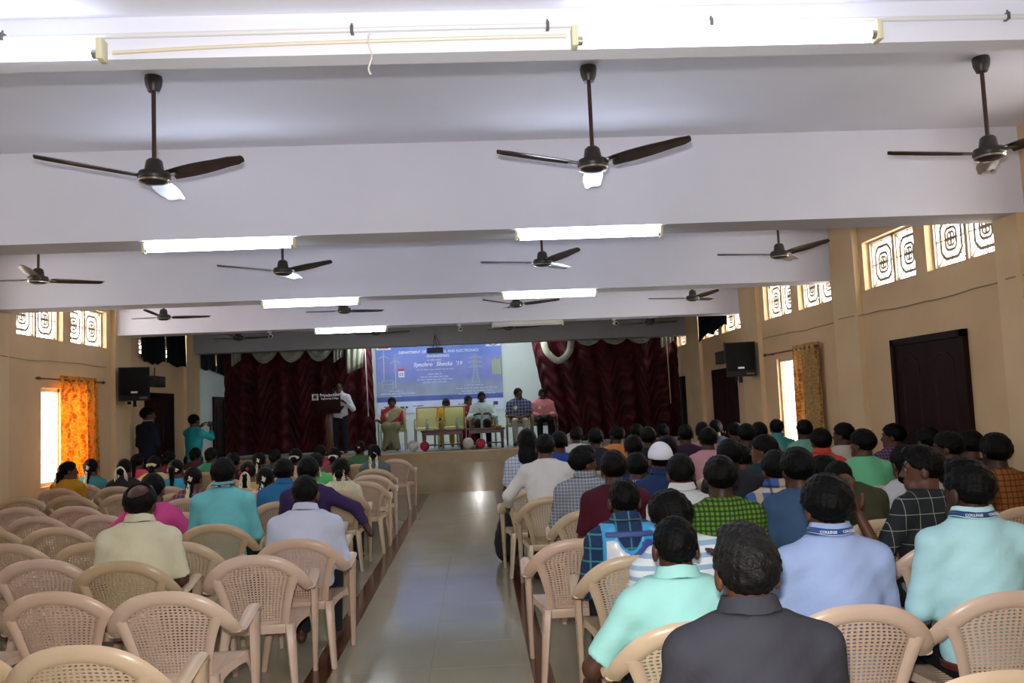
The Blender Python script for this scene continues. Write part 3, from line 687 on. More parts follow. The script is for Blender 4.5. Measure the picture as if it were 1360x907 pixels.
for (x, y, lab) in ((-1.05, 17.50, 'clear water bottle on the low table before the empty cream chairs'), (.10, 17.46, 'clear water bottle on the low table before the man in the mint shirt'), (.42, 17.60, 'clear water bottle beside the yellow plate on the low table'), (-.42, 17.64, 'small water bottle by the second empty cream chair')):
    b = empty('water_bottle', (x, y, SZ+.42)); MB().lathe([(.03,0),(.033,.01),(.033,.06),(.029,.075),(.033,.09),(.033,.15),(.015,.2),(.013,.21)], 14).build('bottle_body', bot_m, b)
    MB().lathe([(.015,.208),(.015,.232),(.012,.235)], 12).build('cap', cap_m, b); tag(b, lab, 'bottle')
pl = empty('snack_plate', (.44, 17.46, SZ+.42)); MB().lathe([(.05,0),(.055,.004),(.09,.016),(.085,.019),(.05,.008)], 18).build('plate', mat('plate_steel', 'b9a640', .3), pl)
for k in range(5): MB().lathe([(.004,0),(.022,.008),(.028,.02),(.018,.034),(.003,.038)], 10).build('snack', mat('snack_yellow', 'd0a020', .6), pl, (.045*math.cos(k*1.26), .04*math.sin(k*1.26), .012))
tag(pl, 'yellow plate of snacks on the low stage table', 'plate')
tray = MB().bbox(-.13, .13, -.08, .08, 0, .012, .004).build('paper_tray', mat('tray_dark', '2c2623', .5), None, (-.78, 17.48, SZ+.42)); tag(tray, 'dark tray lying on the low table before the empty cream chairs', 'tray')
def stage_chair(x, y, rz, cushion, label, wide=.50):
    c = empty('armchair', (x, y, SZ), rz); w = wide/2; cm = mat('cushion_'+cushion, cushion, .6, bump=(40, .1))
    # faces -y (towards the hall)
    MB().bbox(-w+.03, w-.03, -.24, .22, .40, .47, .02).build('seat', cm, c)
    b = MB(); b.bbox(-w+.045, w-.045, .19, .24, .47, .88, .018); b.build('backrest', cm, c)
    fr = MB()
    for s in (-1, 1): fr.tube([(s*(w-.02), .22, .40), (s*(w-.02), .25, .90)], .016, 8)
    fr.tube([(-w+.02, .25, .90), (w-.02, .25, .90)], .016, 8); fr.build('back_frame', mat('frame_brass', 'b08d3c', .3, .6), c)
    for s in (-1, 1):
        MB().tube(spline([(s*w, .22, .63), (s*w, .05, .65), (s*w, -.18, .64), (s*w, -.22, .60), (s*w, -.22, .43)], 4), .016, 8).build('armrest', steel, c)
        for yy in (-.22, .22): MB().tube([(s*w, yy, 0), (s*w, yy, .44)], .014, 8).build('leg', steel, c)
    tag(c, label, 'chair')
stage_chair(-1.10, 18.25, 0, 'cdc98c', 'empty cream cushioned armchair on stage beside the woman in yellow'); stage_chair(-.50, 18.22, 0, 'c9cc8a', 'empty cream cushioned armchair on stage beside the woman in maroon')

# ---------------------------------------------------------------- moulded plastic armchairs
def chair_meshes():
    M = {}
    # perforated back panel (width, height follow a curved, tapering sheet)
    nc, nr = 19, 25
    def half(z):                       # half width of the panel at height fraction z
        return float(np.interp(z, [0, .3, .6, .8, 1.0], [.160, .178, .205, .232, .205]))
    z0, z1 = .43, .815
    us = [0.0]; 
    for i in range(nc): us += [(i+.27)/nc, (i+.83)/nc]
    us.append(1.0); vs_ = [0.0]
    for j in range(nr): vs_ += [(j+.36)/nr, (j+.84)/nr]
    vs_.append(1.0)
    def pt(u, v, off):
        hw = half(v); a = (u-.5)*2; x = a*hw
        top = z1 - .035*a*a                                   # arched top edge
        z = z0+(top-z0)*v
        y = -.205-.115*v**1.1 + .055*a*a*(.5+.5*v)
        return (x, y+off, z)
    nu, nv = len(us), len(vs_); V = []; F = []
    for off in (0.0, -.007):
        for i in range(nu):
            for j in range(nv): V.append(pt(us[i], vs_[j], off))
    T = nu*nv
    def hole(i, j): 
        if not (0 <= i < nu-1 and 0 <= j < nv-1): return True
        if i % 2 == 1 and j % 2 == 1:
            return j < nv-4 and j > 1
        return False
    for i in range(nu-1):
        for j in range(nv-1):
            if hole(i, j): continue
            q = (i*nv+j, (i+1)*nv+j, (i+1)*nv+j+1, i*nv+j+1)
            F.append(q[::-1]); F.append(tuple(k+T for k in q))
            for (di, dj, a, b) in ((-1,0,3,0),(1,0,1,2),(0,-1,0,1),(0,1,2,3)):
                if hole(i+di, j+dj): F.append((q[a], q[b], q[b]+T, q[a]+T))
    M['backrest'] = (V, F)
    # arched top rim, flowing down to the arms, with side posts
    b = MB()
    half_arch = [(0,-.322,.838,.034),(.09,-.319,.830,.035),(.17,-.306,.801,.037),(.235,-.280,.750,.039),(.282,-.238,.688,.038),(.302,-.185,.640,.034)]
    arch = [(-p[0],)+p[1:] for p in half_arch[:0:-1]] + half_arch
    A = spline(arch, 4)
    b.tube([a[:3] for a in A], [a[3] for a in A], 10, up=(0,-1,.0), aspect=.42)
    for s in (-1, 1):
        P = spline([(s*.160,-.200,.425,.024),(s*.180,-.235,.54,.024),(s*.209,-.262,.65,.026),(s*.238,-.278,.730,.030),(s*.255,-.262,.735,.02)][:4], 5)
        b.tube([p[:3] for p in P], [p[3] for p in P], 8, up=(0,-1,0), aspect=.5)
    M['back_frame'] = (b.V, b.F)
    # arm: broad strip from the arch foot forward, rolling down into the front leg
    b = MB()
    P = spline([(.302,-.190,.640,.031),(.304,-.12,.628,.032),(.300,0,.648,.034),(.292,.12,.670,.036),(.282,.20,.668,.034),(.275,.24,.640,.030)], 5)
    b.tube([p[:3] for p in P], [p[3] for p in P], 10, up=(0,0,1), aspect=.45)
    M['armrest'] = (b.V, b.F)
    # legs: tapering angle sections
    def leg(p, q, w0, w1, d0, d1):
        V = []
        for c, wv, dv in ((p, w0, d0), (((p[0]*.55+q[0]*.45), (p[1]*.55+q[1]*.45), (p[2]*.55+q[2]*.45)), w0*.62+w1*.38, d0*.62+d1*.38), (q, w1, d1)):
            for (sx, sy) in ((-1,-.6),(-.6,-1),(.6,-1),(1,-.6),(1,.6),(.6,1),(-.6,1),(-1,.6)): V.append((c[0]+sx*wv/2, c[1]+sy*dv/2, c[2]))
        F = [tuple(range(8)), tuple(range(16, 24))[::-1]]
        for r in range(2):
            for j in range(8): F.append((r*8+j, (r+1)*8+j, (r+1)*8+(j+1)%8, r*8+(j+1)%8))
        return V, F
    M['front_leg'] = leg((.275,.215,.64), (.262,.262,.0), .048, .032, .100, .040)
    M['rear_leg'] = leg((.188,-.195,.43), (.235,-.285,.0), .060, .036, .075, .040)
    # seat: dished sheet with a turned-down skirt that arches between the legs
    V = []; F = []; nx, ny = 12, 12
    def st(u, v, dz):
        a = (u-.5)*2; y = -.215+.455*v; hw = .185+.060*min(1, v*1.5)
        z = .428 - .016*(1-a*a)*(1-(2*v-1)**2) + .012*v - (.03*((v-.86)/.14)**2 if v > .86 else 0)
        return (a*hw, y, z+dz)
    for dz in (0, -.012):
        for i in range(nx+1):
            for j in range(ny+1): V.append(st(i/nx, j/ny, dz))
    T = (nx+1)*(ny+1)
    for i in range(nx):
        for j in range(ny):
            q = (i*(ny+1)+j, (i+1)*(ny+1)+j, (i+1)*(ny+1)+j+1, i*(ny+1)+j+1); F.append(q); F.append(tuple(k+T for k in q[::-1]))
    b = MB(); b.add(V, F)
    for s in (-1, 1):                                           # side skirts
        top = []; bot = []; n = 12
        for k in range(n+1):
            v = k/n; p = st(1 if s > 0 else 0, v, 0); d = .035+.10*abs(2*v-1)**3
            top.append((p[0]+s*.002, p[1], p[2])); bot.append((p[0]+s*.010, p[1], p[2]-d))
        vv = top+bot+[(x-s*.010, y, z) for x, y, z in top]+[(x-s*.010, y, z) for x, y, z in bot]; ff = []; m = n+1
        for k in range(n):
            ff += [(k, k+1, m+k+1, m+k), (2*m+k, 3*m+k, 3*m+k+1, 2*m+k+1), (m+k, m+k+1, 3*m+k+1, 3*m+k), (k+1, k, 2*m+k, 2*m+k+1)]
        b.add(vv, ff)
    b.bbox(-.185, .185, -.228, -.214, .375, .432, .004); b.bbox(-.235, .235, .226, .240, .36, .412, .004)
    for k in range(13):                                         # raised ribs of the seat
        yy = -.17+.028*k; b.bar((-.17, yy, .4265-.008*(1-(2*(yy+.215)/.455-1)**2)+.006), (.17, yy, .4265-.008*(1-(2*(yy+.215)/.455-1)**2)+.006), .012, .004)
    M['seat'] = (b.V, b.F)
    return M
CM = chair_meshes()
CHCOL = ['c9b296', 'cdb19c', 'c1aa8a', 'd0b7a4']
chair_protos = []
for ci, cc in enumerate(CHCOL):
    pm = mat('chair_plastic_%d' % ci, cc, .33, spec=.45, bump=(60, .03), var=('%02x%02x%02x' % tuple(max(0, int(cc[k:k+2], 16)-10) for k in (0, 2, 4)), 5))
    me = {}
    for k, (V, F) in CM.items():
        o = mesh_obj(k, V, F, pm, sharp=50); me[k] = o.data; bpy.data.objects.remove(o)
    chair_protos.append(me)
def plastic_chair(x, y, rz, ci, label, group=None):
    c = empty('plastic_armchair', (x, y, 0), rz); me = chair_protos[ci]
    def part(nm, key, sx=1):
        o = bpy.data.objects.new(nm, me[key]); COL.objects.link(o); o.parent = c
        if sx < 0: o.scale = (-1, 1, 1)
    for nm in ('seat', 'backrest', 'back_frame'): part(nm, nm)
    for s in (1, -1): part('armrest', 'armrest', s); part('leg', 'front_leg', s); part('leg', 'rear_leg', s)
    tag(c, label, 'chair', group); return c

# ================================================================ PEOPLE
class G:                                             # a rectilinear sample grid
    def __init__(s, xs, ys, zs): s.xs, s.ys, s.zs = [np.asarray(a, np.float32) for a in (xs, ys, zs)]; s.P = (s.xs[:,None,None], s.ys[None,:,None], s.zs[None,None,:])
def axis(lo, hi, step, win=None):
    """samples lo..hi with a coarse step, finer inside the windows [(a,b,step)]"""
    out = [lo]
    while out[-1] < hi:
        st = step
        for (a, b, f) in (win or []):
            if a-step <= out[-1] <= b: st = min(st, f)
        out.append(out[-1]+st)
    return out
def nets(g, D):
    """naive surface nets on a rectilinear grid"""
    D = np.broadcast_to(D, (len(g.xs), len(g.ys), len(g.zs))).astype(np.float32); ins = D < 0
    nx, ny, nz = D.shape
    c = [ins[i:nx-1+i, j:ny-1+j, k:nz-1+k] for i in (0,1) for j in (0,1) for k in (0,1)]
    s = sum(a.astype(np.int8) for a in c); act = (s > 0) & (s < 8)
    I = np.argwhere(act)
    if len(I) == 0: return np.zeros((0,3)), []
    idx = -np.ones(act.shape, np.int64); idx[act] = np.arange(len(I))
    acc = np.zeros((len(I), 3)); cnt = np.zeros(len(I)); ax = (g.xs, g.ys, g.zs)
    for d in range(3):
        o = [e for e in range(3) if e != d]
        for u in (0,1):
            for v in (0,1):
                A = I.copy(); A[:, o[0]] += u; A[:, o[1]] += v; B = A.copy(); B[:, d] += 1
                da = D[A[:,0],A[:,1],A[:,2]]; db = D[B[:,0],B[:,1],B[:,2]]; m = (da < 0) != (db < 0)
                t = np.where(m, da/np.where(m, da-db, 1), 0)
                for e in range(3):
                    ca = ax[e][A[:,e]]; cb = ax[e][B[:,e]]; acc[:, e] += np.where(m, ca+(cb-ca)*t, 0)
                cnt += m
    V = acc/cnt[:,None]; F = []
    for d in range(3):
        o = [(d+1)%3, (d+2)%3]
        sl0 = [slice(None)]*3; sl1 = [slice(None)]*3; sl0[d] = slice(0, -1); sl1[d] = slice(1, None)
        a, b = ins[tuple(sl0)], ins[tuple(sl1)]; E = np.argwhere(a != b)
        E = E[(E[:,o[0]] > 0) & (E[:,o[1]] > 0) & (E[:,o[0]] < idx.shape[o[0]]) & (E[:,o[1]] < idx.shape[o[1]])]
        if not len(E): continue
        q = []
        for (u, v) in ((-1,-1),(0,-1),(0,0),(-1,0)):
            K = E.copy(); K[:,o[0]] += u; K[:,o[1]] += v; q.append(idx[K[:,0],K[:,1],K[:,2]])
        Q = np.stack(q, 1); fl = ~a[E[:,0],E[:,1],E[:,2]]; Q[fl] = Q[fl][:, ::-1]; F.append(Q)
    F = np.concatenate(F); F = F[(F >= 0).all(1)]
    return V, F
def np_mesh(name, V, F, m, parent, hard=None):
    me = bpy.data.meshes.new(name); F = np.asarray(F)
    me.vertices.add(len(V)); me.vertices.foreach_set('co', np.asarray(V, np.float32).ravel())
    me.loops.add(len(F)*4); me.loops.foreach_set('vertex_index', F.astype(np.int32).ravel())
    me.polygons.add(len(F)); me.polygons.foreach_set('loop_start', np.arange(0, len(F)*4, 4, dtype=np.int32))
    me.update(calc_edges=True); me.validate(); me.materials.append(m); me.shade_smooth()
    o = bpy.data.objects.new(name, me); COL.objects.link(o); o.parent = parent; return o
def rc(P, a, b, r1, r2):
    d = [b[i]-a[i] for i in range(3)]; L2 = sum(x*x for x in d) or 1e-9
    t = np.clip(((P[0]-a[0])*d[0]+(P[1]-a[1])*d[1]+(P[2]-a[2])*d[2])/L2, 0, 1)
    return np.sqrt((P[0]-a[0]-d[0]*t)**2+(P[1]-a[1]-d[1]*t)**2+(P[2]-a[2]-d[2]*t)**2)-(r1+(r2-r1)*t)
def ell(P, c, r):
    q = [(P[i]-c[i]) for i in range(3)]
    k0 = np.sqrt(sum((q[i]/r[i])**2 for i in range(3))); k1 = np.sqrt(sum((q[i]/r[i]**2)**2 for i in range(3)))+1e-6
    return k0*(k0-1)/k1
def smin(a, b, k):
    h = np.clip(.5+.5*(b-a)/k, 0, 1); return b+(a-b)*h-k*h*(1-h)
def xf(P, R, o):                                     # world -> frame (R columns = frame axes)
    q = [P[i]-o[i] for i in range(3)]
    return tuple(q[0]*R[0,j]+q[1]*R[1,j]+q[2]*R[2,j] for j in range(3))
def rot(yaw=0, pitch=0, roll=0):                     # pitch > 0 nods forward (+y)
    cy, sy = math.cos(yaw), math.sin(yaw); cp, sp = math.cos(-pitch), math.sin(-pitch); cr, sr = math.cos(roll), math.sin(roll)
    return np.array([[cy,-sy,0],[sy,cy,0],[0,0,1]]) @ np.array([[1,0,0],[0,cp,-sp],[0,sp,cp]]) @ np.array([[cr,0,sr],[0,1,0],[-sr,0,cr]])
SKIN = ['4e3024', '5e3b2b', '3f271c', '6a4533']
def skin_mat(i): return mat('skin_%d' % i, SKIN[i], .5, spec=.35, bump=(120, .04), var=('%02x%02x%02x' % tuple(int(int(SKIN[i][k:k+2], 16)*.9) for k in (0,2,4)), 9))
hair_m = mat('hair_black', '040404', .55, spec=.14, bump=(140, .3))
hair_g = mat('hair_greying', '060606', .5, spec=.2, bump=(140, .35), var=('181716', 60))
def head_sdf(H):
    d = ell(H, (0,-.012,.030), (.074,.096,.091))
    d = smin(d, ell(H, (0,.028,-.042), (.056,.066,.074)), .035)
    d = smin(d, rc(H, (-.028,.066,-.083), (.028,.066,-.083), .024, .024), .03)
    d = smin(d, rc(H, (-.034,.077,.030), (.034,.077,.030), .013, .013), .02)
    for s in (-1, 1):
        sk = np.sqrt((H[0]-s*.031)**2+(H[1]-.106)**2+(H[2]-.010)**2)-.018; d = -smin(-d, sk, .012)
    d = smin(d, rc(H, (0,.088,.014), (0,.106,-.022), .008, .013), .012)
    for s in (-1, 1): d = smin(d, ell(H, (s*.012,.097,-.026), (.010,.010,.008)), .008)
    d = smin(d, rc(H, (-.018,.087,-.052), (.018,.087,-.052), .008, .008), .010)
    for s in (-1, 1): d = smin(d, ell(H, (s*(.081-.0),-.010,-.008), (.012,.022,.035)), .006)
    return d
def hair_sdf(H, style, thick, rnd):
    d = ell(H, (0,-.014,.032), (.074,.096,.091))-thick*1.05*np.clip((H[2]+.075)/.09, .12, 1.0)
    n = .0034*np.sin(H[0]*190+H[2]*90+rnd)*np.sin(H[1]*170+H[2]*120)+.0028*np.sin(H[0]*80+H[1]*95+rnd*2)*np.sin(H[2]*85)
    if style == 'bald':
        line = np.interp(H[1], [-.12,-.05,-.01,.03,.06,.12], [-.065,-.06,-.015,.01,.02,.03]); d = d+n*.7
        d = np.maximum(d, line-H[2]); d = np.maximum(d, -(np.sqrt((H[0])**2+((H[1]+.07)*.85)**2+(H[2]-.125)**2)-.080)); d = np.maximum(d, H[1]-.045)
        return d
    low = -.075 if style in ('bun', 'braid', 'long', 'tail') else -.062
    line = np.interp(H[1], [-.12,-.06,-.015,.015,.045,.062,.085,.12], [low,low+.003,low*.35 if style not in ('bun','braid','long','tail') else -.03,.012,.020,.045,.072,.075])
    d = np.maximum(d+n, line-H[2])
    if style == 'tall': d = smin(d, ell(H, (0,.025,.110), (.062,.070,.034))+n*1.5, .025)
    if style == 'bun': d = smin(d, ell(H, (0,-.125,-.02), (.050,.040,.045))+n, .018)
    if style == 'braid':
        d = smin(d, rc(H, (0,-.105,-.03), (0,-.125,-.36), .042, .020)+.004*np.sin(H[2]*120), .03)
    if style == 'tail': d = smin(smin(d, rc(H, (0,-.10,.04), (0,-.145,.02), .03, .034), .02), rc(H, (0,-.145,.02), (0,-.13,-.26), .036, .016)+.003*np.sin(H[0]*200+H[2]*60), .02)
    if style == 'long': d = smin(d, np.maximum(ell(H, (0,-.075,-.13), (.100,.052,.20)), H[1]-.02)+n, .04)
    return d
def finger_set(mb, wrist, fwd, nrm, hand, size=1.0, curl=.6):
    """palm and five jointed fingers; fwd = along the hand, nrm = out of the back of the hand, hand = +1 thumb towards side"""
    f = Vector(fwd).normalized(); n = Vector(nrm); n = (n-f*n.dot(f)).normalized(); s = f.cross(n)*hand; w = Vector(wrist)
    P = lambda a, b, c: w+f*a*size+s*b*size+n*c*size
    mb.tube([P(-.02,0,0), P(.0,0,0), P(.04,0,.002), P(.085,0,0), P(.095,0,0)], [.022*size,.026*size,.038*size,.04*size,.03*size], 10, up=tuple(n), aspect=.42)
    for k, (off, ln) in enumerate(((-.030,.058),(-.010,.072),(.010,.078),(.030,.070))):
        a = 0; p = P(.085, off, 0); pts = [P(.06, off*.9, 0), p]; dirv = f
        for j, sg in enumerate((.45, .32, .25)):
            a += curl*(.8 if j else .5); dirv = (f*math.cos(a)-n*math.sin(a)); p = p+dirv*ln*sg*size*1.25; pts.append(p)
        mb.tube(pts, [.0095*size,.0095*size,.009*size,.008*size,.006*size], 7, up=tuple(s))
    th = [P(.015,.022,-.004), P(.035,.048,-.010), P(.062,.060,-.020), P(.085,.058,-.032)]
    mb.tube(th, [.013*size,.0115*size,.010*size,.0075*size], 7, up=tuple(n))
NEAR = dict(h=.0072, b=.018, s=.0125, hr=.0068); MID = dict(h=.0095, b=.026, s=.017, hr=.0085); FAR = dict(h=.013, b=.034, s=.025, hr=.011)
def garland(parent, HM, mode, rnd):
    """string of jasmine buds pinned to the hair; HM maps head coordinates to local ones"""
    b = MB()
    if mode == 'loop':
        path = spline([(-.042,-.150,-.20),(-.046,-.145,-.12),(-.036,-.128,-.03),(0,-.122,.012),(.036,-.128,-.03),(.046,-.145,-.12),(.042,-.150,-.20)], 5)
    elif mode == 'strip': path = spline([(.01,-.118,.03),(.0,-.132,-.04),(-.006,-.150,-.13),(-.012,-.150,-.21)], 6)
    elif mode == 'arch': path = spline([(-.07,-.10,-.12),(-.045,-.122,-.02),(0,-.125,.025),(.045,-.122,-.02),(.07,-.10,-.12)], 6)
    else: path = spline([(-.05,-.112,.01),(0,-.128,.02),(.05,-.112,.01)], 5)
    for i, p in enumerate(path):
        for k in range(3):
            a = i*1.7+k*2.1; q = HM((p[0]+.013*math.cos(a), p[1]-.008*abs(math.sin(a)), p[2]+.013*math.sin(a)))
            r = .013
            b.add([(q[0]+r*x, q[1]+r*y, q[2]+r*z) for x, y, z in ((1,0,0),(-1,0,0),(0,1,0),(0,-1,0),(0,0,1),(0,0,-1))], [(0,2,4),(2,1,4),(1,3,4),(3,0,4),(2,0,5),(1,2,5),(3,1,5),(0,3,5)])
    b.build('jasmine_garland', mat('jasmine', 'e6dfc4', .7), parent)
def flower(parent, HM, p, col):
    b = MB()
    for k in range(7):
        a = k*2*math.pi/6; rr = .014 if k < 6 else 0; q = HM((p[0]+rr*math.cos(a), p[1]-(.006 if k == 6 else 0), p[2]+rr*math.sin(a))); r = .011
        b.add([(q[0]+r*x, q[1]+r*y, q[2]+r*z) for x, y, z in ((1,0,0),(-1,0,0),(0,1,0),(0,-1,0),(0,0,1),(0,0,-1))], [(0,2,4),(2,1,4),(1,3,4),(3,0,4),(2,0,5),(1,2,5),(3,1,5),(0,3,5)])
    b.build('hair_flower', mat('flower_'+col, col, .6), parent)
PEOPLE_N = 0
def person(label, x, y, z0, rz, ztop, top, bottom='23252b', q=MID, stand=False, hs=1.06, ws=1.0, lean=.05, side=0.0, twist=0.0, yaw=0.0, pitch=0.0, roll=0.0,
           hair='short', thick=.014, skin=0, sleeve=.8, armL=None, armR=None, hands=False, collar=None, lanyard=None, gar=None, flo=None, face=False,
           beard=False, cap=None, saree=None, skirt=False, shoes=False, vest=False, badge=False, belt=None, hairmat=None, group=None, shift=(0,0), glasses=False, hem=None):
    global PEOPLE_N; PEOPLE_N += 1; rnd = PEOPLE_N*1.37
    root = empty('person', (x, y, z0), rz)
    sx, sy = shift
    H0 = ztop-z0
    if stand: hz = H0*.53; hip = np.array([sx, sy, hz])
    else: hz = .545; hip = np.array([sx, -.07+sy, hz])
    Rt = rot(twist, lean, side)
    Lt = max(.30, (H0-hz-(.236+thick*1.05)*hs)/math.cos(lean)/max(.8, math.cos(side)))
    TM = lambda p: hip + Rt @ np.array(p)
    NB = TM((0, 0, Lt)); Rh = rot(yaw+twist*.4, pitch+lean*.25, roll+side*.5)
    HC = NB + rot(0, pitch*.9+max(0, lean-.3)*.8, 0) @ np.array([0, .012+.03*math.sin(lean), .115*hs])
    HMf = lambda p: tuple(HC + Rh @ (np.array(p)*hs))
    def torso(P, grow):
        T = xf(P, Rt, hip); a = ws
        d = ell(T, (0,-.005,.0), (.165*a,.125,.125))
        d = smin(d, ell(T, (0,.008,Lt*.34), (.158*a,.118,.20)), .08)
        d = smin(d, ell(T, (0,.0,Lt*.66), (.178*a,.116,.20)), .08)
        for s in (-1, 1):
            d = smin(d, rc(T, (s*.035,-.014,Lt-.035), (s*.165*a,-.012,Lt-.088), .058, .058), .05)
        d = smin(d, rc(T, (0,-.015,Lt-.06), (0,-.006,Lt+.03), .082, .064), .05)
        return d-grow
    SH = {}; EL = {}; WR = {}
    for s, arm in ((-1, armL), (1, armR)):
        SH[s] = TM((s*.178*ws, -.012, Lt-.095))
        if arm is None:
            if stand: EL[s] = SH[s]+np.array([s*.05,-.02,-.29]); WR[s] = EL[s]+np.array([s*.0,.08,-.25])
            else:
                EL[s] = SH[s]+np.array([s*.055,.05,-.27]); WR[s] = np.array([s*.085+sx, .25+sy, .625]); 
        else: EL[s] = SH[s]+np.array(arm[0]); WR[s] = EL[s]+np.array(arm[1])
        if not stand and EL[s][2] < .66 and arm is None: EL[s][2] = max(EL[s][2], .64)
    if stand:
        KN = {s: np.array([s*.10+sx, .02+sy, H0*.28]) for s in (-1,1)}; AN = {s: np.array([s*.105+sx, -.01+sy, .08]) for s in (-1,1)}
    else:
        KN = {s: np.array([s*.115+sx, .37+sy, .525]) for s in (-1,1)}; AN = {s: np.array([s*.12+sx, .34+sy, .085]) for s in (-1,1)}
    TO = {s: AN[s]+np.array([s*.02, .15, -.045]) for s in (-1,1)}
    HJ = {s: hip+np.array([s*.085, 0.0, -.02 if not stand else -.03]) for s in (-1,1)}
    # ---- body: one continuous skin surface
    lo = np.min([HC-.17*hs, NB-.25]+[v-.09 for v in list(EL.values())+list(WR.values())+list(AN.values())+list(TO.values())], axis=0)
    hi = np.max([HC+.17*hs, NB+.25]+[v+.09 for v in list(EL.values())+list(WR.values())+list(KN.values())+list(TO.values())], axis=0)
    lo[2] = 0.0-.01; r = .125*hs
    g = G(axis(lo[0], hi[0], q['b'], [(HC[0]-r, HC[0]+r, q['h'])]), axis(lo[1], hi[1], q['b'], [(HC[1]-r*1.1, HC[1]+r*1.1, q['h'])]), axis(lo[2], hi[2], q['b'], [(HC[2]-.15*hs, HC[2]+.14*hs, q['h'])]))
    P = g.P
    d = torso(P, -.014)
    for s in (-1, 1):
        d = smin(d, rc(P, SH[s], EL[s], .047, .040), .03); d = smin(d, rc(P, EL[s], WR[s], .040, .027), .02)
        if not hands:
            fw = (WR[s]-EL[s])/np.linalg.norm(WR[s]-EL[s]); d = smin(d, rc(P, WR[s], WR[s]+fw*.09, .032, .026), .02)
        d = smin(d, rc(P, HJ[s], KN[s], .078, .055), .04); d = smin(d, rc(P, KN[s], AN[s], .052, .036), .03); d = smin(d, rc(P, AN[s]+np.array([0,-.03,-.035]), TO[s], .036, .030), .03)
    H = tuple(c/hs for c in xf(P, Rh, HC))
    d = smin(d, rc(P, NB+np.array([0,0,-.05]), HC+Rh@np.array([0,-.022,-.05])*hs, .060*hs, .056*hs), .03)
    hd = head_sdf(H)*hs
    V, F = nets(g, smin(d, hd, .014)); V = V.tolist(); F = F.tolist()
    sm = skin_mat(skin)
    mb = MB(); mb.V = [tuple(v) for v in V]; mb.F = [tuple(f) for f in F]
    if hands:
        for s in (-1, 1):
            fw = (WR[s]-EL[s]); finger_set(mb, WR[s], tuple(fw), (s*.35, -.1, 1.0) if abs(fw[2]) < .2 else (s*1.0, -.3, .2), -s, 1.08, .55)
    mb.build('body', sm, root, sharp=None)
    # ---- shirt or blouse
    crn = [TM((a_, b_, c_)) for a_ in (-.3, .3) for b_ in (-.2, .2) for c_ in (0, Lt+.08)]
    sd_lo = np.min(crn+[v-.1 for v in list(EL.values())+([v for v in WR.values()] if sleeve > 1 else [])], axis=0)
    sd_hi = np.max(crn+[v+.1 for v in list(EL.values())+([v for v in WR.values()] if sleeve > 1 else [])], axis=0)
    zhem = hem if hem is not None else ((hz-.16) if stand else .50)
    sd_lo[2] = zhem-.03
    gs = G(axis(sd_lo[0], sd_hi[0], q['s']), axis(sd_lo[1], sd_hi[1], q['s']), axis(sd_lo[2], sd_hi[2], q['s'])); P = gs.P
    wr = .0026*np.sin(P[0]*17+P[2]*30+rnd)*np.sin(P[2]*21-P[0]*9+rnd*2)+.0013*np.sin(P[0]*52-P[2]*60+rnd)
    base = torso(P, .010)
    arms = None
    for s in (-1, 1):
        fr = min(1.0, sleeve); e = SH[s]+(EL[s]-SH[s])*fr
        a = rc(P, SH[s], e, .064, .062-.004*fr)
        if sleeve < 1.0:
            dv = (EL[s]-SH[s]); dv = dv/np.linalg.norm(dv); a = np.maximum(a, (P[0]-e[0])*dv[0]+(P[1]-e[1])*dv[1]+(P[2]-e[2])*dv[2])
        else:
            fr2 = min(1.0, sleeve-1.0); e2 = EL[s]+(WR[s]-EL[s])*fr2
            a2 = rc(P, EL[s], e2, .056, .050-.012*fr2); dv = (WR[s]-EL[s]); dv = dv/np.linalg.norm(dv)
            a2 = np.maximum(a2, (P[0]-e2[0])*dv[0]+(P[1]-e2[1])*dv[1]+(P[2]-e2[2])*dv[2]); a = smin(a, a2, .02)
        arms = a if arms is None else np.minimum(arms, a)
    sd = smin(base, arms, .045)+wr
    sd = np.maximum(sd, zhem-P[2])
    tcut = xf(P, Rt, hip)[2]-(Lt+.022); sd = np.maximum(sd, tcut)
    V, F = nets(gs, sd)
    np_mesh('shirt', V, F, top, root)
    if vest:
        T = xf(P, Rt, hip)
        neck = np.sqrt((T[0]/.072)**2+((T[2]-Lt)/.135)**2)-1
        def bib(gr, mx, hemz): return np.maximum(np.maximum(np.maximum(torso(P, gr)+wr, np.abs(T[0])-mx), -neck*.1+ (gr-.020)), (hemz)-P[2])
        d1 = np.maximum(bib(.0215, .155, zhem), tcut+.01); V, F = nets(gs, d1); np_mesh('vest', V, F, mat('vest_cyan', '3f9fd8', .25), root)
        ring = np.sqrt((T[0]/.086)**2+((T[2]-Lt)/.150)**2)-1
        for s, c in ((-1, 'd9dbe2'), (1, '3c4f92')):
            d2 = np.maximum(np.maximum(torso(P, .0255)+wr, np.abs(T[0]-s*.070)-.066), np.maximum(-ring*.1, np.abs(T[2]-(Lt*.5))-(Lt*.5-.075)))
            V, F = nets(gs, d2)
            if len(V): np_mesh('vest_panel', V, F, mat('vest_'+c, c, .3), root)
        d3 = np.maximum(torso(P, .027)+wr, np.maximum(np.abs(T[0])-.14, np.abs(T[2]-(Lt-.05))-.017)); V, F = nets(gs, d3); np_mesh('vest_strap', V, F, mat('vest_strap', '41508f', .6), root)
    if belt:
        T = xf(P, Rt, hip); d3 = np.maximum(torso(P, .018), np.abs(P[2]-(zhem+.018))-.019); V, F = nets(gs, d3); np_mesh('belt', V, F, mat('belt_'+belt, belt, .35), root)
    if saree:
        T = xf(P, Rt, hip); u = T[0]*.55+T[2]-Lt*.62
        d3 = np.maximum(torso(P, .020)+wr, np.abs(u)-.13); V, F = nets(gs, d3)
        if len(V): np_mesh('saree_drape', V, F, saree, root)
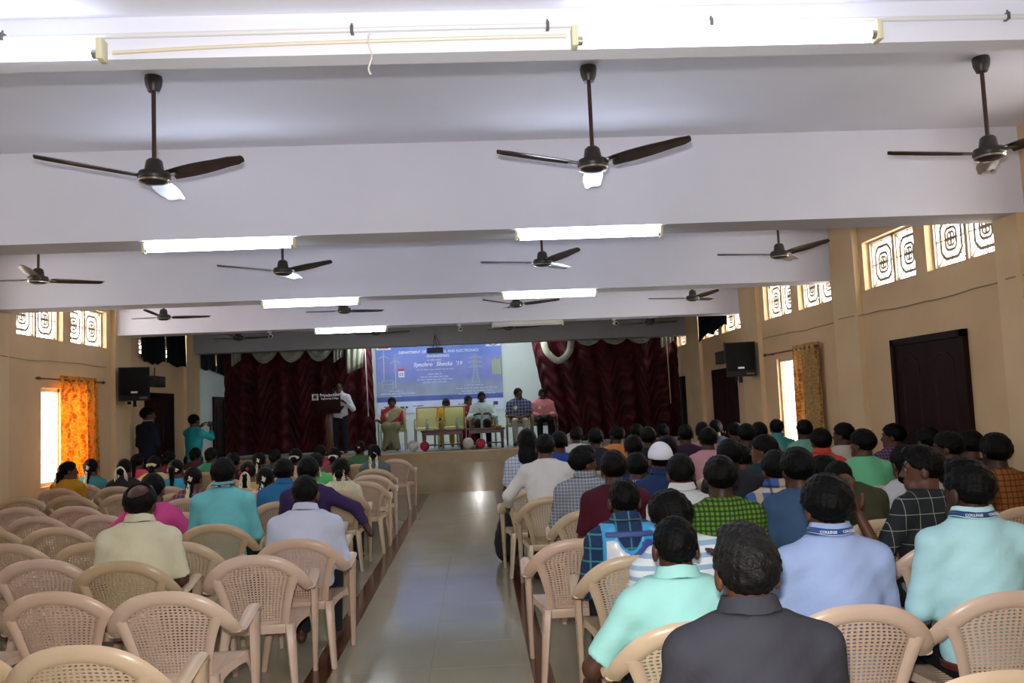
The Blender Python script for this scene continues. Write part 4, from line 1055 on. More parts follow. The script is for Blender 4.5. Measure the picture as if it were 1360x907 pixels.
    # ---- trousers or skirt
    pl = np.minimum(hip-.2, np.minimum(AN[-1], KN[-1])-.11); ph = np.maximum(hip+.2, np.maximum(KN[1], AN[1])+.13); pl[2] = .02
    bs = max(q['b']*.8, .018); gp = G(axis(pl[0], ph[0], bs), axis(pl[1], ph[1], bs), axis(pl[2], ph[2], bs)); P = gp.P
    pd = ell(P, tuple(hip), (.168*ws,.132,.115 if not stand else .14))
    if skirt:
        if stand: pd = smin(pd, rc(P, tuple(hip), (hip[0], hip[1], .05), .15, .21), .06)
        else:
            pd = smin(pd, rc(P, HJ[-1], KN[-1], .10, .10), .05); pd = smin(pd, rc(P, HJ[1], KN[1], .10, .10), .05)
            pd = smin(pd, rc(P, (sx, KN[1][1]-.05, .45), (sx, KN[1][1]-.03, .06), .15, .20), .07); pd = pd+.006*np.sin(P[0]*60)*np.clip((.5-P[2])*3, 0, 1)
        pd = np.maximum(pd, .03-P[2])
    else:
        for s in (-1, 1):
            pd = smin(pd, rc(P, HJ[s], KN[s], .093, .070), .03); pd = np.minimum(pd, smin(rc(P, KN[s], AN[s], .070, .058), rc(P, KN[s], AN[s], .066, .054), .01)); 
        pd = np.maximum(pd, .085-P[2])
    if not stand: pd = np.maximum(pd, .443-P[2] - 10*(np.maximum(P[1]-(KN[1][1]-.10), 0)))
    V, F = nets(gp, pd); np_mesh('skirt' if skirt else 'trousers', V, F, mat('cloth_'+bottom, bottom, .85, spec=.2, bump=(70, .1)) if isinstance(bottom, str) else bottom, root)
    if shoes:
        for s in (-1, 1):
            gg = G(*[axis(AN[s][i]-(.08,.11,.1)[i], AN[s][i]+(.08,.24,.07)[i], .012) for i in range(3)]); Q = gg.P
            dd = smin(rc(Q, AN[s]+np.array([0,-.04,-.04]), TO[s]+np.array([0,.0,.0]), .046, .040), rc(Q, AN[s]+np.array([0,0,.02]), AN[s]+np.array([0,0,-.04]), .046, .045), .03)
            dd = np.maximum(dd, .004-Q[2]); V, F = nets(gg, dd); np_mesh('shoe', V, F, mat('shoe_black', '16161a', .35), root)
    # ---- hair
    rr = .16*hs; low = -.42 if hair in ('braid',) else -.36 if hair in ('long','tail') else -.12
    step = q['hr']*(1.35 if hair in ('braid','long','tail') else 1)
    gh = G(axis(-.125, .125, step), axis(-.20, .125, step), axis(low, .17, step))
    V, F = nets(gh, hair_sdf(gh.P, hair, thick, rnd)); V = HC + (np.asarray(V)*hs) @ Rh.T
    np_mesh('hair', V, F, hairmat or hair_m, root)
    if beard:
        gb = G(axis(-.09,.09,.009), axis(-.05,.13,.009), axis(-.14,.03,.009)); B = gb.P
        bd = smin(ell(B, (0,.028,-.042), (.056,.066,.074)), rc(B, (-.028,.066,-.083), (.028,.066,-.083), .024, .024), .03)-.0045
        bd = np.maximum(np.maximum(bd, B[2]+.035+.25*np.abs(B[1]-.02)*0), -(np.sqrt(B[0]**2+(B[1]-.10)**2+(B[2]+.052)**2)-.024)); bd = np.maximum(bd, B[2]-np.interp(B[1], [-.05,.03,.06,.12], [.02,-.01,-.035,-.04]))
        V, F = nets(gb, bd); V = HC + (np.asarray(V)*hs) @ Rh.T; np_mesh('beard', V, F, hair_m, root)
    if cap:
        gc = G(axis(-.12,.12,.009), axis(-.14,.12,.009), axis(.0,.17,.009)); B = gc.P
        cd = ell(B, (0,-.014,.034), (.094,.116,.114)); cd = np.maximum(cd, (.028+B[1]*.12)-B[2])
        V, F = nets(gc, cd); V = HC + (np.asarray(V)*hs) @ Rh.T; np_mesh('skullcap', V, F, mat('cap_'+cap, cap, .8, bump=(60,.15)), root)
    if face:
        for s in (-1, 1):
            c = HMf((s*.031, .0790, .011)); e = MB().lathe([(.0005,-.0095)]+[(.0095*hs*math.sin(a), -.0095*hs*math.cos(a)) for a in [math.pi*k/8 for k in range(1, 8)]]+[(.0005,.0095)], 12).build('eye', mat('eye_white', '8f867c', .3), root, c)
            c2 = np.array(HMf((s*.031, .0850, .011))); ir = MB().lathe([(.0005,-.0065)]+[(.0065*math.sin(a), -.0065*math.cos(a)) for a in [math.pi*k/6 for k in range(1, 6)]]+[(.0005,.0065)], 10).build('iris', mat('eye_dark', '150c08', .15), root, tuple(c2))
            MB().tube([HMf((s*.014,.0915,.034)), HMf((s*.031,.0905,.039)), HMf((s*.048,.080,.033))], [.0035,.0045,.002], 6).build('eyebrow', hair_m, root)
        MB().tube([HMf((-.02,.0915,-.052)), HMf((0,.0965,-.053)), HMf((.02,.0915,-.052))], [.003,.0065,.003], 8, aspect=.7).build('lips', mat('lip', '5a2f2a', .45), root)
        if not beard and hair in ('short','bald','tall'): MB().tube([HMf((-.026,.0905,-.043)), HMf((0,.099,-.036)), HMf((.026,.0905,-.043))], [.002,.005,.002], 6).build('moustache', hair_m, root)
    if glasses:
        b = MB()
        for s in (-1, 1): b.tube([HMf((s*.033+.021*math.cos(a), .105, .008+.016*math.sin(a))) for a in [2*math.pi*k/12 for k in range(13)]], .0018, 5, caps=False); b.tube([HMf((s*.054,.104,.01)), HMf((s*.08,.0,.008))], .0018, 5)
        b.build('glasses', mat('glasses_frame', '1a1a1a', .3), root)
    if gar: garland(root, HMf, gar, rnd)
    if flo:
        for (p, c) in flo: flower(root, HMf, p, c)
    # ---- collar, lanyard, badge
    def shirt_r(angs, z):                                # distance of the shirt surface from the neck axis
        rr_ = np.linspace(.05, .22, 60); A = np.asarray(angs)[:,None]
        Q = np.stack([rr_[None,:]*np.cos(A), rr_[None,:]*np.sin(A)-.004, np.broadcast_to(np.asarray(z)[:,None] if np.ndim(z) else np.full((len(angs),1), z), (len(angs), 60))], 0)
        W = np.tensordot(Rt, Q, axes=(1, 0))+hip[:,None,None]; D = torso((W[0], W[1], W[2]), .010)
        return np.array([rr_[np.argmax(d > 0)] if (d > 0).any() else .2 for d in D])
    if collar is not None or lanyard:
        n = 32; ang = np.radians(np.linspace(112, 428, n+1)); back = .5-.5*np.sin(ang)
        zb = np.full(n+1, Lt+.03); done = np.zeros(n+1, bool)
        for zc in np.linspace(Lt-.07, Lt+.04, 23):
            ok = (shirt_r(ang, zc) <= .088) & ~done; zb[ok] = zc; done |= ok
        zb = np.convolve(np.pad(zb, 2, mode='edge'), np.ones(5)/5, mode='valid')-.008; zt_ = zb+.034+.014*back
        r0 = np.full(n+1, .096); r1 = np.full(n+1, .080)
    if collar is not None:
        V = []; F = []; m = n+1
        for (rad, zz) in ((r0, zb), (r1, zt_), (r1-.005, zt_), (r0-.012, zb)):
            for k in range(m): V.append(tuple(TM((rad[k]*math.cos(ang[k]), rad[k]*math.sin(ang[k])-.004, zz[k]))))
        for r_ in range(4):
            for k in range(n): F.append((r_*m+k, r_*m+k+1, ((r_+1)%4)*m+k+1, ((r_+1)%4)*m+k))
        F.append((0, m, 2*m, 3*m)); F.append((n, 3*m+n, 2*m+n, m+n))
        mesh_obj('collar', V, F, collar, root, sharp=60)
    if lanyard:
        lm = mat('lanyard_'+lanyard, lanyard, .5); V = []; F = []; m = n+1
        for f0 in (.12, .58):
            for k in range(m):
                rad = r0[k]+(r1[k]-r0[k])*f0+.004; V.append(tuple(TM((rad*math.cos(ang[k]), rad*math.sin(ang[k])-.004, zb[k]+(zt_[k]-zb[k])*f0))))
        for k in range(n): F.append((k, k+1, m+k+1, m+k))
        lo_ = mesh_obj('lanyard', V, F, lm, root, sharp=None); so = lo_.modifiers.new('thickness', 'SOLIDIFY'); so.thickness = .002
        for s in (-1, 1):
            if face: MB().tube([tuple(TM((s*.08, .06, Lt-.02))), tuple(TM((s*.06, .135, Lt-.12))), tuple(TM((s*.004, .142, Lt-.30)))], .005, 6).build('lanyard_strap', lm, root)
        if q is NEAR:
            for s, tx in ((-1, 'COLLEGE'), (1, 'COLLEGE')):
                a = math.radians(270+s*26); k = int(np.argmin(np.abs(ang-a))); rad = r0[k]+(r1[k]-r0[k])*.2+.0068; p = TM((rad*math.cos(a), rad*math.sin(a)-.004, zb[k]+(zt_[k]-zb[k])*.2))
                t = text_mesh(tx, .016, mat('lanyard_print', 'cfd6e4', .5), root, tuple(p), (math.pi/2-.3, 0, twist+s*math.radians(26)), ext=.0006)
    if badge:
        c = TM((.075, .118+.012, Lt*.62)); b = MB().lathe([(.045,0),(.045,.006),(.030,.009),(.001,.009)], 18, axis='Y').build('badge', mat('badge_cream', 'd9d4b0', .5), root, tuple(c))
        MB().lathe([(.05,-.002),(.05,.003)], 18, axis='Y').build('badge_rim', mat('badge_gold', 'b08a2e', .4), b)
    tag(root, label, 'person', group)
    return root
_sh = {}
def top_mat(spec):
    """('p',colour) plain, ('c',base,line,period,width) check, ('s',base,line,period,width) stripes, ('m', base, [(axis..)])"""
    k = repr(spec)
    if k in _sh: return _sh[k]
    n = 'cloth_top_%d' % len(_sh)
    if spec[0] == 'p': m = mat(n, spec[1], .82, spec=.2, bump=(45, .14), var=('%02x%02x%02x' % tuple(int(int(spec[1][i:i+2], 16)*.93) for i in (0,2,4)), 3))
    elif spec[0] == 'c': m = mat_lines(n, spec[1], [('X', spec[3], spec[4], spec[2], .75, 0), ('Z', spec[3], spec[4], spec[2], .75, .3)])
    elif spec[0] == 's': m = mat_lines(n, spec[1], [(spec[5] if len(spec) > 5 else 'Z', spec[3], spec[4], spec[2], .9, 0)])
    else: m = mat_lines(n, spec[1], spec[2])
    _sh[k] = m; return m
PEOPLE = [
    ('man in a charcoal grey shirt with thick greying hair', 0.79, 2.53, 0, 1.311, ('p', '3a3a42'), 'NEAR', 1, {'collar': 1, 'hair': 'tall', 'thick': 0.016, 'skin': 1, 'sleeve': 0.8, 'hairmat': 'g', 'lean': 0.06, 'ws': 1.14}),
    ('man in a mint green half sleeve shirt with thinning cropped hair', 0.79, 3.45, 0, 1.222, ('p', 'a3e0da'), 'NEAR', 1, {'collar': 1, 'thick': 0.008, 'skin': 0, 'sleeve': 0.85, 'lean': 0.05, 'ws': 1.08, 'armL': ((-0.17, 0.04, -0.24), (0.02, 0.2, -0.1)), 'armR': ((0.13, 0.1, -0.19), (-0.05, 0.07, 0.22)), 'hands': True}),
    ('man in a lavender blue shirt wearing a printed navy lanyard', 1.48, 3.56, 0, 1.358, ('p', '9fb4e0'), 'NEAR', 1, {'collar': 1, 'thick': 0.024, 'skin': 1, 'sleeve': 1.9, 'lanyard': '2c4a86', 'lean': 0.04, 'ws': 1.06}),
    ('man in a pale sky blue shirt with lanyard and brown belt', 2.15, 3.64, 0, 1.377, ('p', 'b4e4ec'), 'NEAR', 1, {'collar': 1, 'thick': 0.013, 'skin': 2, 'sleeve': 1.9, 'lanyard': '24406e', 'lean': 0.03, 'ws': 1.08, 'yaw': 0.25, 'belt': '5a2a20', 'hair': 'tall', 'bottom': '15161c'}),
    ('person in a white shirt with blue stripes leaning sideways', 1.05, 4.08, 0, 1.259, ('s', 'd9e2e8', '86a9c6', 0.052, 0.42, 'Z'), 'NEAR', 1, {'thick': 0.02, 'lean': 0.25, 'side': -0.22, 'roll': -0.25, 'yaw': 0.5, 'ws': 1.06, 'sleeve': 0.8, 'skin': 1}),
    ('person in a dark plaid shirt under a cyan and white bib', 0.83, 4.82, 0, 1.257, ('c', '1f3358', '3f8f90', 0.075, 0.12), 'NEAR', 1, {'collar': 1, 'thick': 0.009, 'skin': 0, 'sleeve': 1.9, 'vest': True, 'lean': 0.08, 'ws': 1.0}),
    ('person in an olive green shirt bent far forward', 2.6, 5.64, 0, 1.288, ('p', '3f4230'), 'MID', 1, {'lean': 0.45, 'pitch': 1.0, 'skin': 1, 'sleeve': 0.8, 'ws': 1.05}),
    ('man in a dark shirt with pale window-pane check', 2.55, 4.78, 0, 1.368, ('c', '20262b', '9aa39a', 0.085, 0.045), 'NEAR', 1, {'thick': 0.017, 'skin': 1, 'sleeve': 0.85, 'yaw': 0.95, 'twist': 0.35, 'side': 0.08, 'face': True, 'armL': ((-0.17, -0.03, -0.26), (-0.09, 0.06, 0.25)), 'hands': True, 'hair': 'tall'}),
    ('person in a green and yellow check shirt', 1.45, 5.01, 0, 1.353, ('c', '5f8a2e', '1d2a16', 0.028, 0.42), 'MID', 1, {'skin': 2, 'thick': 0.018, 'sleeve': 0.8, 'ws': 1.05}),
    ('man in a plain white collared shirt behind the striped shirt', 1.35, 5.58, 0, 1.335, ('p', 'd6dadd'), 'MID', 1, {'collar': 1, 'thick': 0.012, 'skin': 1, 'sleeve': 0.85}),
    ('person in a washed denim blue shirt', 1.96, 5.05, 0, 1.377, ('p', '3c5878'), 'MID', 1, {'skin': 0, 'thick': 0.022, 'sleeve': 1.9, 'lean': 0.12, 'ws': 1.05}),
    ('person in a blue and cream block plaid shirt', 2.05, 5.73, 0, 1.322, ('m', '3f5f9a', [('X', 0.16, 0.28, 'b9a98c', 0.85, 0.1), ('Z', 0.13, 0.22, 'c4b79a', 0.85, 0.0), ('X', 0.16, 0.1, '26375e', 0.8, 0.5)]), 'MID', 1, {'collar': 1, 'skin': 1, 'thick': 0.016, 'sleeve': 0.85}),
    ('man in an orange brown check shirt by the right wall', 3.72, 5.88, 0, 1.365, ('c', '8a5326', '3f2a1c', 0.04, 0.22), 'MID', 1, {'skin': 2, 'thick': 0.022, 'sleeve': 0.85}),
    ('person in a black shirt turned aside behind the lavender shirt', 2.61, 6.26, 0, 1.23, ('p', '22252c'), 'MID', 1, {'skin': 1, 'thick': 0.022, 'yaw': 0.9, 'lean': 0.1}),
    ('person in a maroon shirt behind the blue and white bib', 0.99, 6.11, 0, 1.348, ('p', '4b1626'), 'MID', 1, {'skin': 0, 'thick': 0.02, 'sleeve': 0.9, 'ws': 1.08, 'lean': 0.1}),
    ('man in a grey check shirt looking aside', 0.86, 6.83, 0, 1.35, ('c', '6f7784', 'c2c8cc', 0.026, 0.14), 'MID', 1, {'skin': 1, 'thick': 0.02, 'sleeve': 1.9, 'yaw': -1.15, 'face': True, 'ws': 1.08, 'collar': 1, 'hair': 'tall'}),
    ('man in a navy shirt wearing a white skullcap', 1.46, 6.68, 0, 1.343, ('p', '22375f'), 'MID', 1, {'skin': 1, 'thick': 0.006, 'cap': 'd9dbe6', 'sleeve': 0.85, 'collar': 1}),
    ('person in a purple striped shirt behind the navy shirt', 1.39, 7.26, 0, 1.25, ('s', '4a4a86', 'a9a9cc', 0.02, 0.3, 'X'), 'MID', 1, {'skin': 0, 'thick': 0.018, 'lean': 0.2}),
    ('person in a dark grey shirt behind the green check shirt', 2.04, 6.73, 0, 1.363, ('p', '2a2c33'), 'MID', 1, {'skin': 2, 'thick': 0.02}),
    ('person in a white shirt with long dark hair', 3.26, 6.13, 0, 1.289, ('p', 'c9ccd2'), 'MID', 1, {'skin': 1, 'hair': 'long', 'thick': 0.016, 'lean': 0.15, 'side': -0.12}),
    ('person in a black shirt turned towards the aisle', 3.74, 6.53, 0, 1.357, ('p', '2c2c30'), 'MID', 1, {'skin': 0, 'thick': 0.016, 'yaw': 0.9, 'face': True}),
    ('person in a dark brown shirt by the dark double door', 4.25, 7.08, 0, 1.333, ('p', '332b2b'), 'MID', 1, {'skin': 0, 'thick': 0.018, 'yaw': 0.4}),
    ('person in a dark green shirt with face in profile', 2.53, 7.33, 0, 1.354, ('p', '26383c'), 'MID', 1, {'skin': 1, 'thick': 0.018, 'yaw': 0.95, 'face': True, 'sleeve': 0.85}),
    ('person in a peach shirt behind the dark green shirt', 2.56, 8.0, 0, 1.234, ('p', 'd8ab8c'), 'MID', 1, {'skin': 1, 'thick': 0.016, 'lean': 0.12}),
    ('person in a loose white shirt beside the aisle', 0.64, 7.85, 0, 1.423, ('p', 'd7d5d2'), 'MID', 1, {'skin': 1, 'thick': 0.014, 'sleeve': 1.9, 'lean': 0.22, 'ws': 1.12, 'armL': ((-0.17, 0.06, -0.22), (0.0, 0.18, -0.12))}),
    ('person in a royal blue shirt behind the loose white shirt', 0.91, 9.33, 0, 1.4, ('p', '2b489a'), 'FAR', 1, {'skin': 0, 'thick': 0.016}),
    ('person in a white and blue check shirt beside the aisle', 0.51, 8.63, 0, 1.46, ('c', 'c3c8d2', '5f78b0', 0.035, 0.2), 'FAR', 1, {'skin': 0, 'thick': 0.02, 'hair': 'long'}),
    ('person in a spring green shirt', 3.5, 7.48, 0, 1.361, ('p', '77d0a0'), 'MID', 1, {'skin': 1, 'thick': 0.02, 'yaw': 0.5}),
    ('person in a black shirt before the dark double door', 4.27, 7.78, 0, 1.342, ('p', '2b2527'), 'MID', 1, {'skin': 2, 'thick': 0.018, 'yaw': 0.2}),
    ('person in a coral red shirt', 3.43, 8.23, 0, 1.353, ('p', 'cf4f45'), 'MID', 1, {'skin': 1, 'thick': 0.02, 'collar': 1}),
    ('person in a purple check shirt facing the aisle', 4.35, 8.58, 0, 1.352, ('c', '4a3550', '8a6a90', 0.03, 0.2), 'MID', 1, {'skin': 1, 'thick': 0.018, 'yaw': 0.9, 'face': True}),
    ('person in a dark indigo shirt behind the white skullcap', 1.83, 8.03, 0, 1.354, ('p', '2b2f50'), 'FAR', 1, {'skin': 0, 'thick': 0.016}),
    ('person in a beige shirt raising a hand to the chin', 4.11, 9.23, 0, 1.359, ('p', 'c9c2b2'), 'FAR', 1, {'skin': 0, 'thick': 0.02, 'yaw': 0.8, 'armL': ((-0.05, 0.15, -0.2), (0.06, 0.08, 0.26))}),
    ('person in a bright blue shirt far behind the white skullcap', 1.64, 8.78, 0, 1.345, ('p', '1f3e8c'), 'FAR', 1, {'skin': 0, 'thick': 0.018}),
    ('person in a dusty pink shirt behind the white collared shirt', 2.54, 9.13, 0, 1.378, ('p', 'cf9aa6'), 'FAR', 1, {'skin': 0, 'thick': 0.02}),
    ('person in a red shirt before the far right side door', 3.53, 10.33, 0, 1.373, ('p', 'b03a32'), 'FAR', 1, {'skin': 0, 'thick': 0.02}),
    ('person in a teal polo shirt beside the bright right window', 4.16, 11.43, 0, 1.369, ('p', '4fa6a6'), 'FAR', 1, {'skin': 1, 'thick': 0.016, 'collar': 1}),
    ('person in a pale green shirt under the golden curtain', 4.15, 10.43, 0, 1.374, ('p', '7ab5a4'), 'FAR', 1, {'skin': 0, 'thick': 0.018}),
    ('person in a mauve shirt behind the dusty pink shirt', 2.98, 10.93, 0, 1.386, ('p', 'b98d98'), 'FAR', 1, {'skin': 0, 'thick': 0.016}),
    ('person in a dark slate shirt behind the royal blue shirt', 1.48, 10.43, 0, 1.383, ('p', '30303a'), 'FAR', 1, {'skin': 0, 'thick': 0.018}),
    ('person in an orange shirt near the red stage curtain', 1.88, 11.23, 0, 1.377, ('p', 'd08048'), 'FAR', 1, {'skin': 2, 'thick': 0.016, 'yaw': 0.6}),
    ('person in a plum shirt near the red stage curtain', 2.6, 10.33, 0, 1.384, ('p', '3a2740'), 'FAR', 1, {'skin': 0, 'thick': 0.018}),
    ('person in a black shirt by the far right side door', 3.63, 11.63, 0, 1.346, ('p', '2c3034'), 'FAR', 1, {'skin': 0, 'thick': 0.018}),
    ('person in a dark maroon shirt by the far right side door', 3.07, 9.43, 0, 1.391, ('p', '34262a'), 'FAR', 1, {'skin': 0, 'thick': 0.02}),
    ('person in a dark shirt three rows behind the white skullcap', 2.04, 9.93, 0, 1.389, ('p', '25262c'), 'FAR', 1, {'skin': 0, 'thick': 0.018}),
    ('person in a pale grey shirt near the stage front', 1.42, 11.93, 0, 1.371, ('p', 'c8cacc'), 'FAR', 1, {'skin': 0, 'thick': 0.018}),
    ('person in a slate grey shirt near the stage front', 2.37, 12.33, 0, 1.366, ('p', '3a3a44'), 'FAR', 1, {'skin': 0, 'thick': 0.018}),
    ('person in a wine coloured shirt near the stage front', 2.92, 13.03, 0, 1.329, ('p', '51333c'), 'FAR', 1, {'skin': 0, 'thick': 0.018}),
    ('person in a steel blue shirt near the stage front', 3.59, 12.43, 0, 1.368, ('p', '2a3a50'), 'FAR', 1, {'skin': 0, 'thick': 0.018}),
    ('balding man in a cream shirt seated on the left', -2.17, 5.47, 0, 1.314, ('p', 'dcd9bb'), 'NEAR', 1, {'collar': 1, 'hair': 'bald', 'thick': 0.018, 'skin': 0, 'sleeve': 0.9, 'ws': 1.1, 'lean': 0.08}),
    ('man in a pale blue-white shirt beside the aisle', -1.24, 6.03, 0, 1.269, ('p', 'c9d1ea'), 'NEAR', 1, {'collar': 1, 'thick': 0.012, 'skin': 1, 'sleeve': 1.9, 'ws': 1.12, 'lean': 0.1}),
    ('man in a turquoise collared shirt', -2.11, 7.03, 0, 1.377, ('p', '6fc3cb'), 'NEAR', 1, {'collar': 1, 'thick': 0.018, 'skin': 2, 'sleeve': 1.9, 'ws': 1.1, 'lanyard': '1c2a3c'}),
    ('woman in a bright pink top leaning on her hand', -2.74, 7.15, 0, 1.264, ('p', 'd84f92'), 'MID', 1, {'hair': 'bun', 'thick': 0.016, 'skin': 1, 'sleeve': 1.6, 'armL': ((-0.22, 0.02, -0.18), (-0.03, 0.1, -0.12)), 'armR': ((0.16, 0.06, -0.2), (0.02, 0.06, 0.22)), 'lean': 0.12}),
    ('person in a purple shirt with an arm over the next chair', -1.56, 7.75, 0, 1.317, ('p', '3a2a55'), 'MID', 1, {'thick': 0.018, 'skin': 0, 'sleeve': 1.9, 'armR': ((0.24, -0.02, -0.12), (0.1, -0.05, -0.16)), 'ws': 1.05}),
    ('person in a cobalt blue shirt behind the pale blue-white shirt', -1.96, 8.53, 0, 1.274, ('p', '2f6f9f'), 'MID', 1, {'collar': 1, 'thick': 0.022, 'skin': 0, 'sleeve': 0.9, 'ws': 1.1}),
    ('woman in a tan blouse with jasmine loop and red flowers', -2.78, 10.23, 0, 1.163, ('p', 'bfa36a'), 'MID', 1, {'hair': 'braid', 'gar': 'loop', 'flo': [((-0.06, -0.11, 0.02), 'b5202c'), ((0.02, -0.115, 0.055), 'b5202c')], 'skin': 1, 'sleeve': 0.5, 'ws': 0.88}),
    ('woman in a pink floral blouse with a jasmine strip', -2.32, 9.23, 0, 1.15, ('c', 'd89aa6', 'f0dcd8', 0.05, 0.3), 'MID', 1, {'hair': 'braid', 'gar': 'strip', 'skin': 1, 'sleeve': 0.5, 'ws': 0.86}),
    ('woman in a cream blouse with jasmine loop and orange flower', -1.53, 9.38, 0, 1.204, ('p', 'ded7b8'), 'MID', 1, {'hair': 'bun', 'thick': 0.022, 'gar': 'loop', 'flo': [((0.04, -0.12, 0.01), 'e0702a')], 'skin': 1, 'sleeve': 0.7, 'ws': 0.9}),
    ('woman in a maroon and teal patterned blouse with a jasmine strip', -3.13, 9.33, 0, 1.179, ('m', '7a3038', [('X', 0.05, 0.3, '2f7f96', 0.8, 0.1), ('Z', 0.06, 0.25, 'b86a4a', 0.6, 0.2)]), 'MID', 1, {'hair': 'braid', 'gar': 'strip', 'skin': 1, 'sleeve': 0.6, 'ws': 0.9}),
    ('woman in a sky blue top with a white hair clip', -3.92, 11.03, 0, 1.191, ('p', '3f9fc4'), 'FAR', 1, {'hair': 'tail', 'gar': 'clip', 'skin': 0, 'sleeve': 0.8, 'ws': 0.9}),
    ('woman in a mustard top turned towards her neighbour', -5.52, 11.53, 0, 1.211, ('p', 'c9952a'), 'MID', 1, {'hair': 'braid', 'gar': 'strip', 'yaw': -0.9, 'skin': 1, 'sleeve': 0.7, 'ws': 0.9}),
    ('woman in a teal top with a white jasmine strip', -5.52, 12.18, 0, 1.201, ('p', '3f8f94'), 'MID', 1, {'hair': 'braid', 'gar': 'strip', 'skin': 0, 'sleeve': 0.7, 'ws': 0.9}),
    ('woman in a dark top with a small jasmine arch', -4.74, 11.43, 0, 1.212, ('p', '3a3034'), 'FAR', 1, {'hair': 'bun', 'gar': 'arch', 'skin': 0, 'ws': 0.9}),
    ('woman in a coral pink top with a red hair clip', -5.19, 12.98, 0, 1.217, ('p', 'e0526a'), 'FAR', 1, {'hair': 'tail', 'flo': [((0, -0.12, 0.02), 'd03040')], 'skin': 0, 'ws': 0.9}),
    ('woman in a pale yellow top with a white hair flower', -4.69, 12.33, 0, 1.199, ('p', 'cfc08a'), 'FAR', 1, {'hair': 'braid', 'gar': 'clip', 'skin': 0, 'ws': 0.9}),
    ('woman in a dark brown top in front of the photographer', -4.77, 14.33, 0, 1.226, ('p', '4a3030'), 'FAR', 1, {'hair': 'bun', 'skin': 0, 'ws': 0.9}),
    ('woman in a sea green top in front of the photographer', -4.26, 13.53, 0, 1.242, ('p', '3f9a78'), 'FAR', 1, {'hair': 'bun', 'skin': 0, 'ws': 0.9}),
    ('woman in a bright green top with a jasmine arch', -2.05, 10.63, 0, 1.217, ('p', '5ab86a'), 'FAR', 1, {'hair': 'bun', 'gar': 'arch', 'skin': 0, 'ws': 0.9}),
    ('woman in a brick red top with a white hair band', -2.07, 12.13, 0, 1.213, ('p', '7a4a4a'), 'FAR', 1, {'hair': 'bun', 'gar': 'clip', 'skin': 0, 'ws': 0.9}),
    ('woman in a rose top below the lectern', -2.62, 12.13, 0, 1.226, ('p', 'c8a0a0'), 'FAR', 1, {'hair': 'bun', 'skin': 0, 'gar': 'clip', 'ws': 0.9}),
    ('woman in a grey green top with a thick jasmine loop', -1.55, 12.58, 0, 1.213, ('p', '5a6a70'), 'FAR', 1, {'hair': 'bun', 'gar': 'loop', 'skin': 0, 'ws': 0.9}),
    ('woman in a forest green top with an orange flower', -1.94, 13.83, 0, 1.237, ('p', '3f6a4a'), 'FAR', 1, {'hair': 'bun', 'flo': [((0, -0.125, 0.0), 'f0a030'), ((0, -0.13, 0.03), 'e86a28')], 'skin': 0, 'ws': 0.9}),
    ('woman in a violet top behind the dark suited man', -4.95, 13.63, 0, 1.219, ('p', '6a3a5a'), 'FAR', 1, {'hair': 'bun', 'skin': 0, 'ws': 0.9}),
    ('woman in a dark wine top near the stage front', -3.45, 11.93, 0, 1.219, ('p', '3a2028'), 'FAR', 1, {'hair': 'bun', 'skin': 0, 'ws': 0.9}),
    ('woman in a brown top near the stage front', -3.29, 12.73, 0, 1.17, ('p', '4a3a2a'), 'FAR', 1, {'hair': 'braid', 'gar': 'strip', 'skin': 0, 'ws': 0.9}),
    ('woman in a navy top near the stage front', -3.25, 13.53, 0, 1.174, ('p', '2a3a4a'), 'FAR', 1, {'hair': 'bun', 'skin': 0, 'ws': 0.9}),
    ('woman in a crimson top below the lectern', -2.55, 13.63, 0, 1.211, ('p', 'b03050'), 'FAR', 1, {'hair': 'bun', 'skin': 0, 'ws': 0.9}),
    ('man in a dark suit standing by the left side door', -5.68, 14.55, 0, 1.951, ('p', '141a2a'), 'MID', 0, {'stand': True, 'thick': 0.02, 'skin': 0, 'sleeve': 1.95, 'yaw': -0.95, 'twist': -0.5, 'lanyard': '8d8d88', 'face': True, 'armL': ((-0.03, 0.03, -0.27), (0.08, 0.22, 0.02)), 'armR': ((0.03, 0.03, -0.27), (-0.12, 0.22, 0.02)), 'hs': 1.1, 'hands': True, 'shoes': True}),
    ('man in a bright turquoise shirt photographing the stage', -5.38, 16.0, 0, 1.797, ('p', '2fb0b6'), 'MID', 0, {'stand': True, 'thick': 0.014, 'skin': 1, 'sleeve': 1.6, 'yaw': -0.35, 'twist': -0.5, 'armL': ((0.0, 0.22, -0.1), (0.12, 0.16, 0.2)), 'armR': ((0.14, 0.2, -0.1), (-0.06, 0.17, 0.2)), 'hands': True, 'hs': 1.06, 'shoes': True}),
    ('man in a white shirt and dark trousers speaking at the lectern', -2.95, 18.05, 0.84, 2.36, ('p', 'cfd3d8'), 'MID', 0, {'stand': True, 'thick': 0.008, 'skin': 1, 'sleeve': 1.9, 'hs': 1.0, 'armL': ((-0.12, 0.08, -0.24), (0.14, 0.16, 0.14)), 'armR': ((0.1, 0.02, -0.26), (-0.16, 0.16, 0.04)), 'hands': True, 'shoes': True, 'collar': 1, 'hair': 'bald', 'rz': 3.1416, 'face': True}),
    ('woman seated on stage in a grey green saree', -1.84, 18.17, 0.84, 2.007, ('p', 'a02838'), 'MID', 0, {'hair': 'bun', 'skin': 1, 'sleeve': 0.7, 'ws': 0.95, 'saree': 1, 'skirt': True, 'bottom': '7c7a5c', 'badge': True, 'hands': True, 'hs': 1.0, 'armR': ((0.06, 0.1, -0.2), (0.06, 0.2, 0.04)), 'armL': ((-0.04, 0.08, -0.24), (0.14, 0.18, 0.02)), 'rz': 3.1416, 'face': True}),
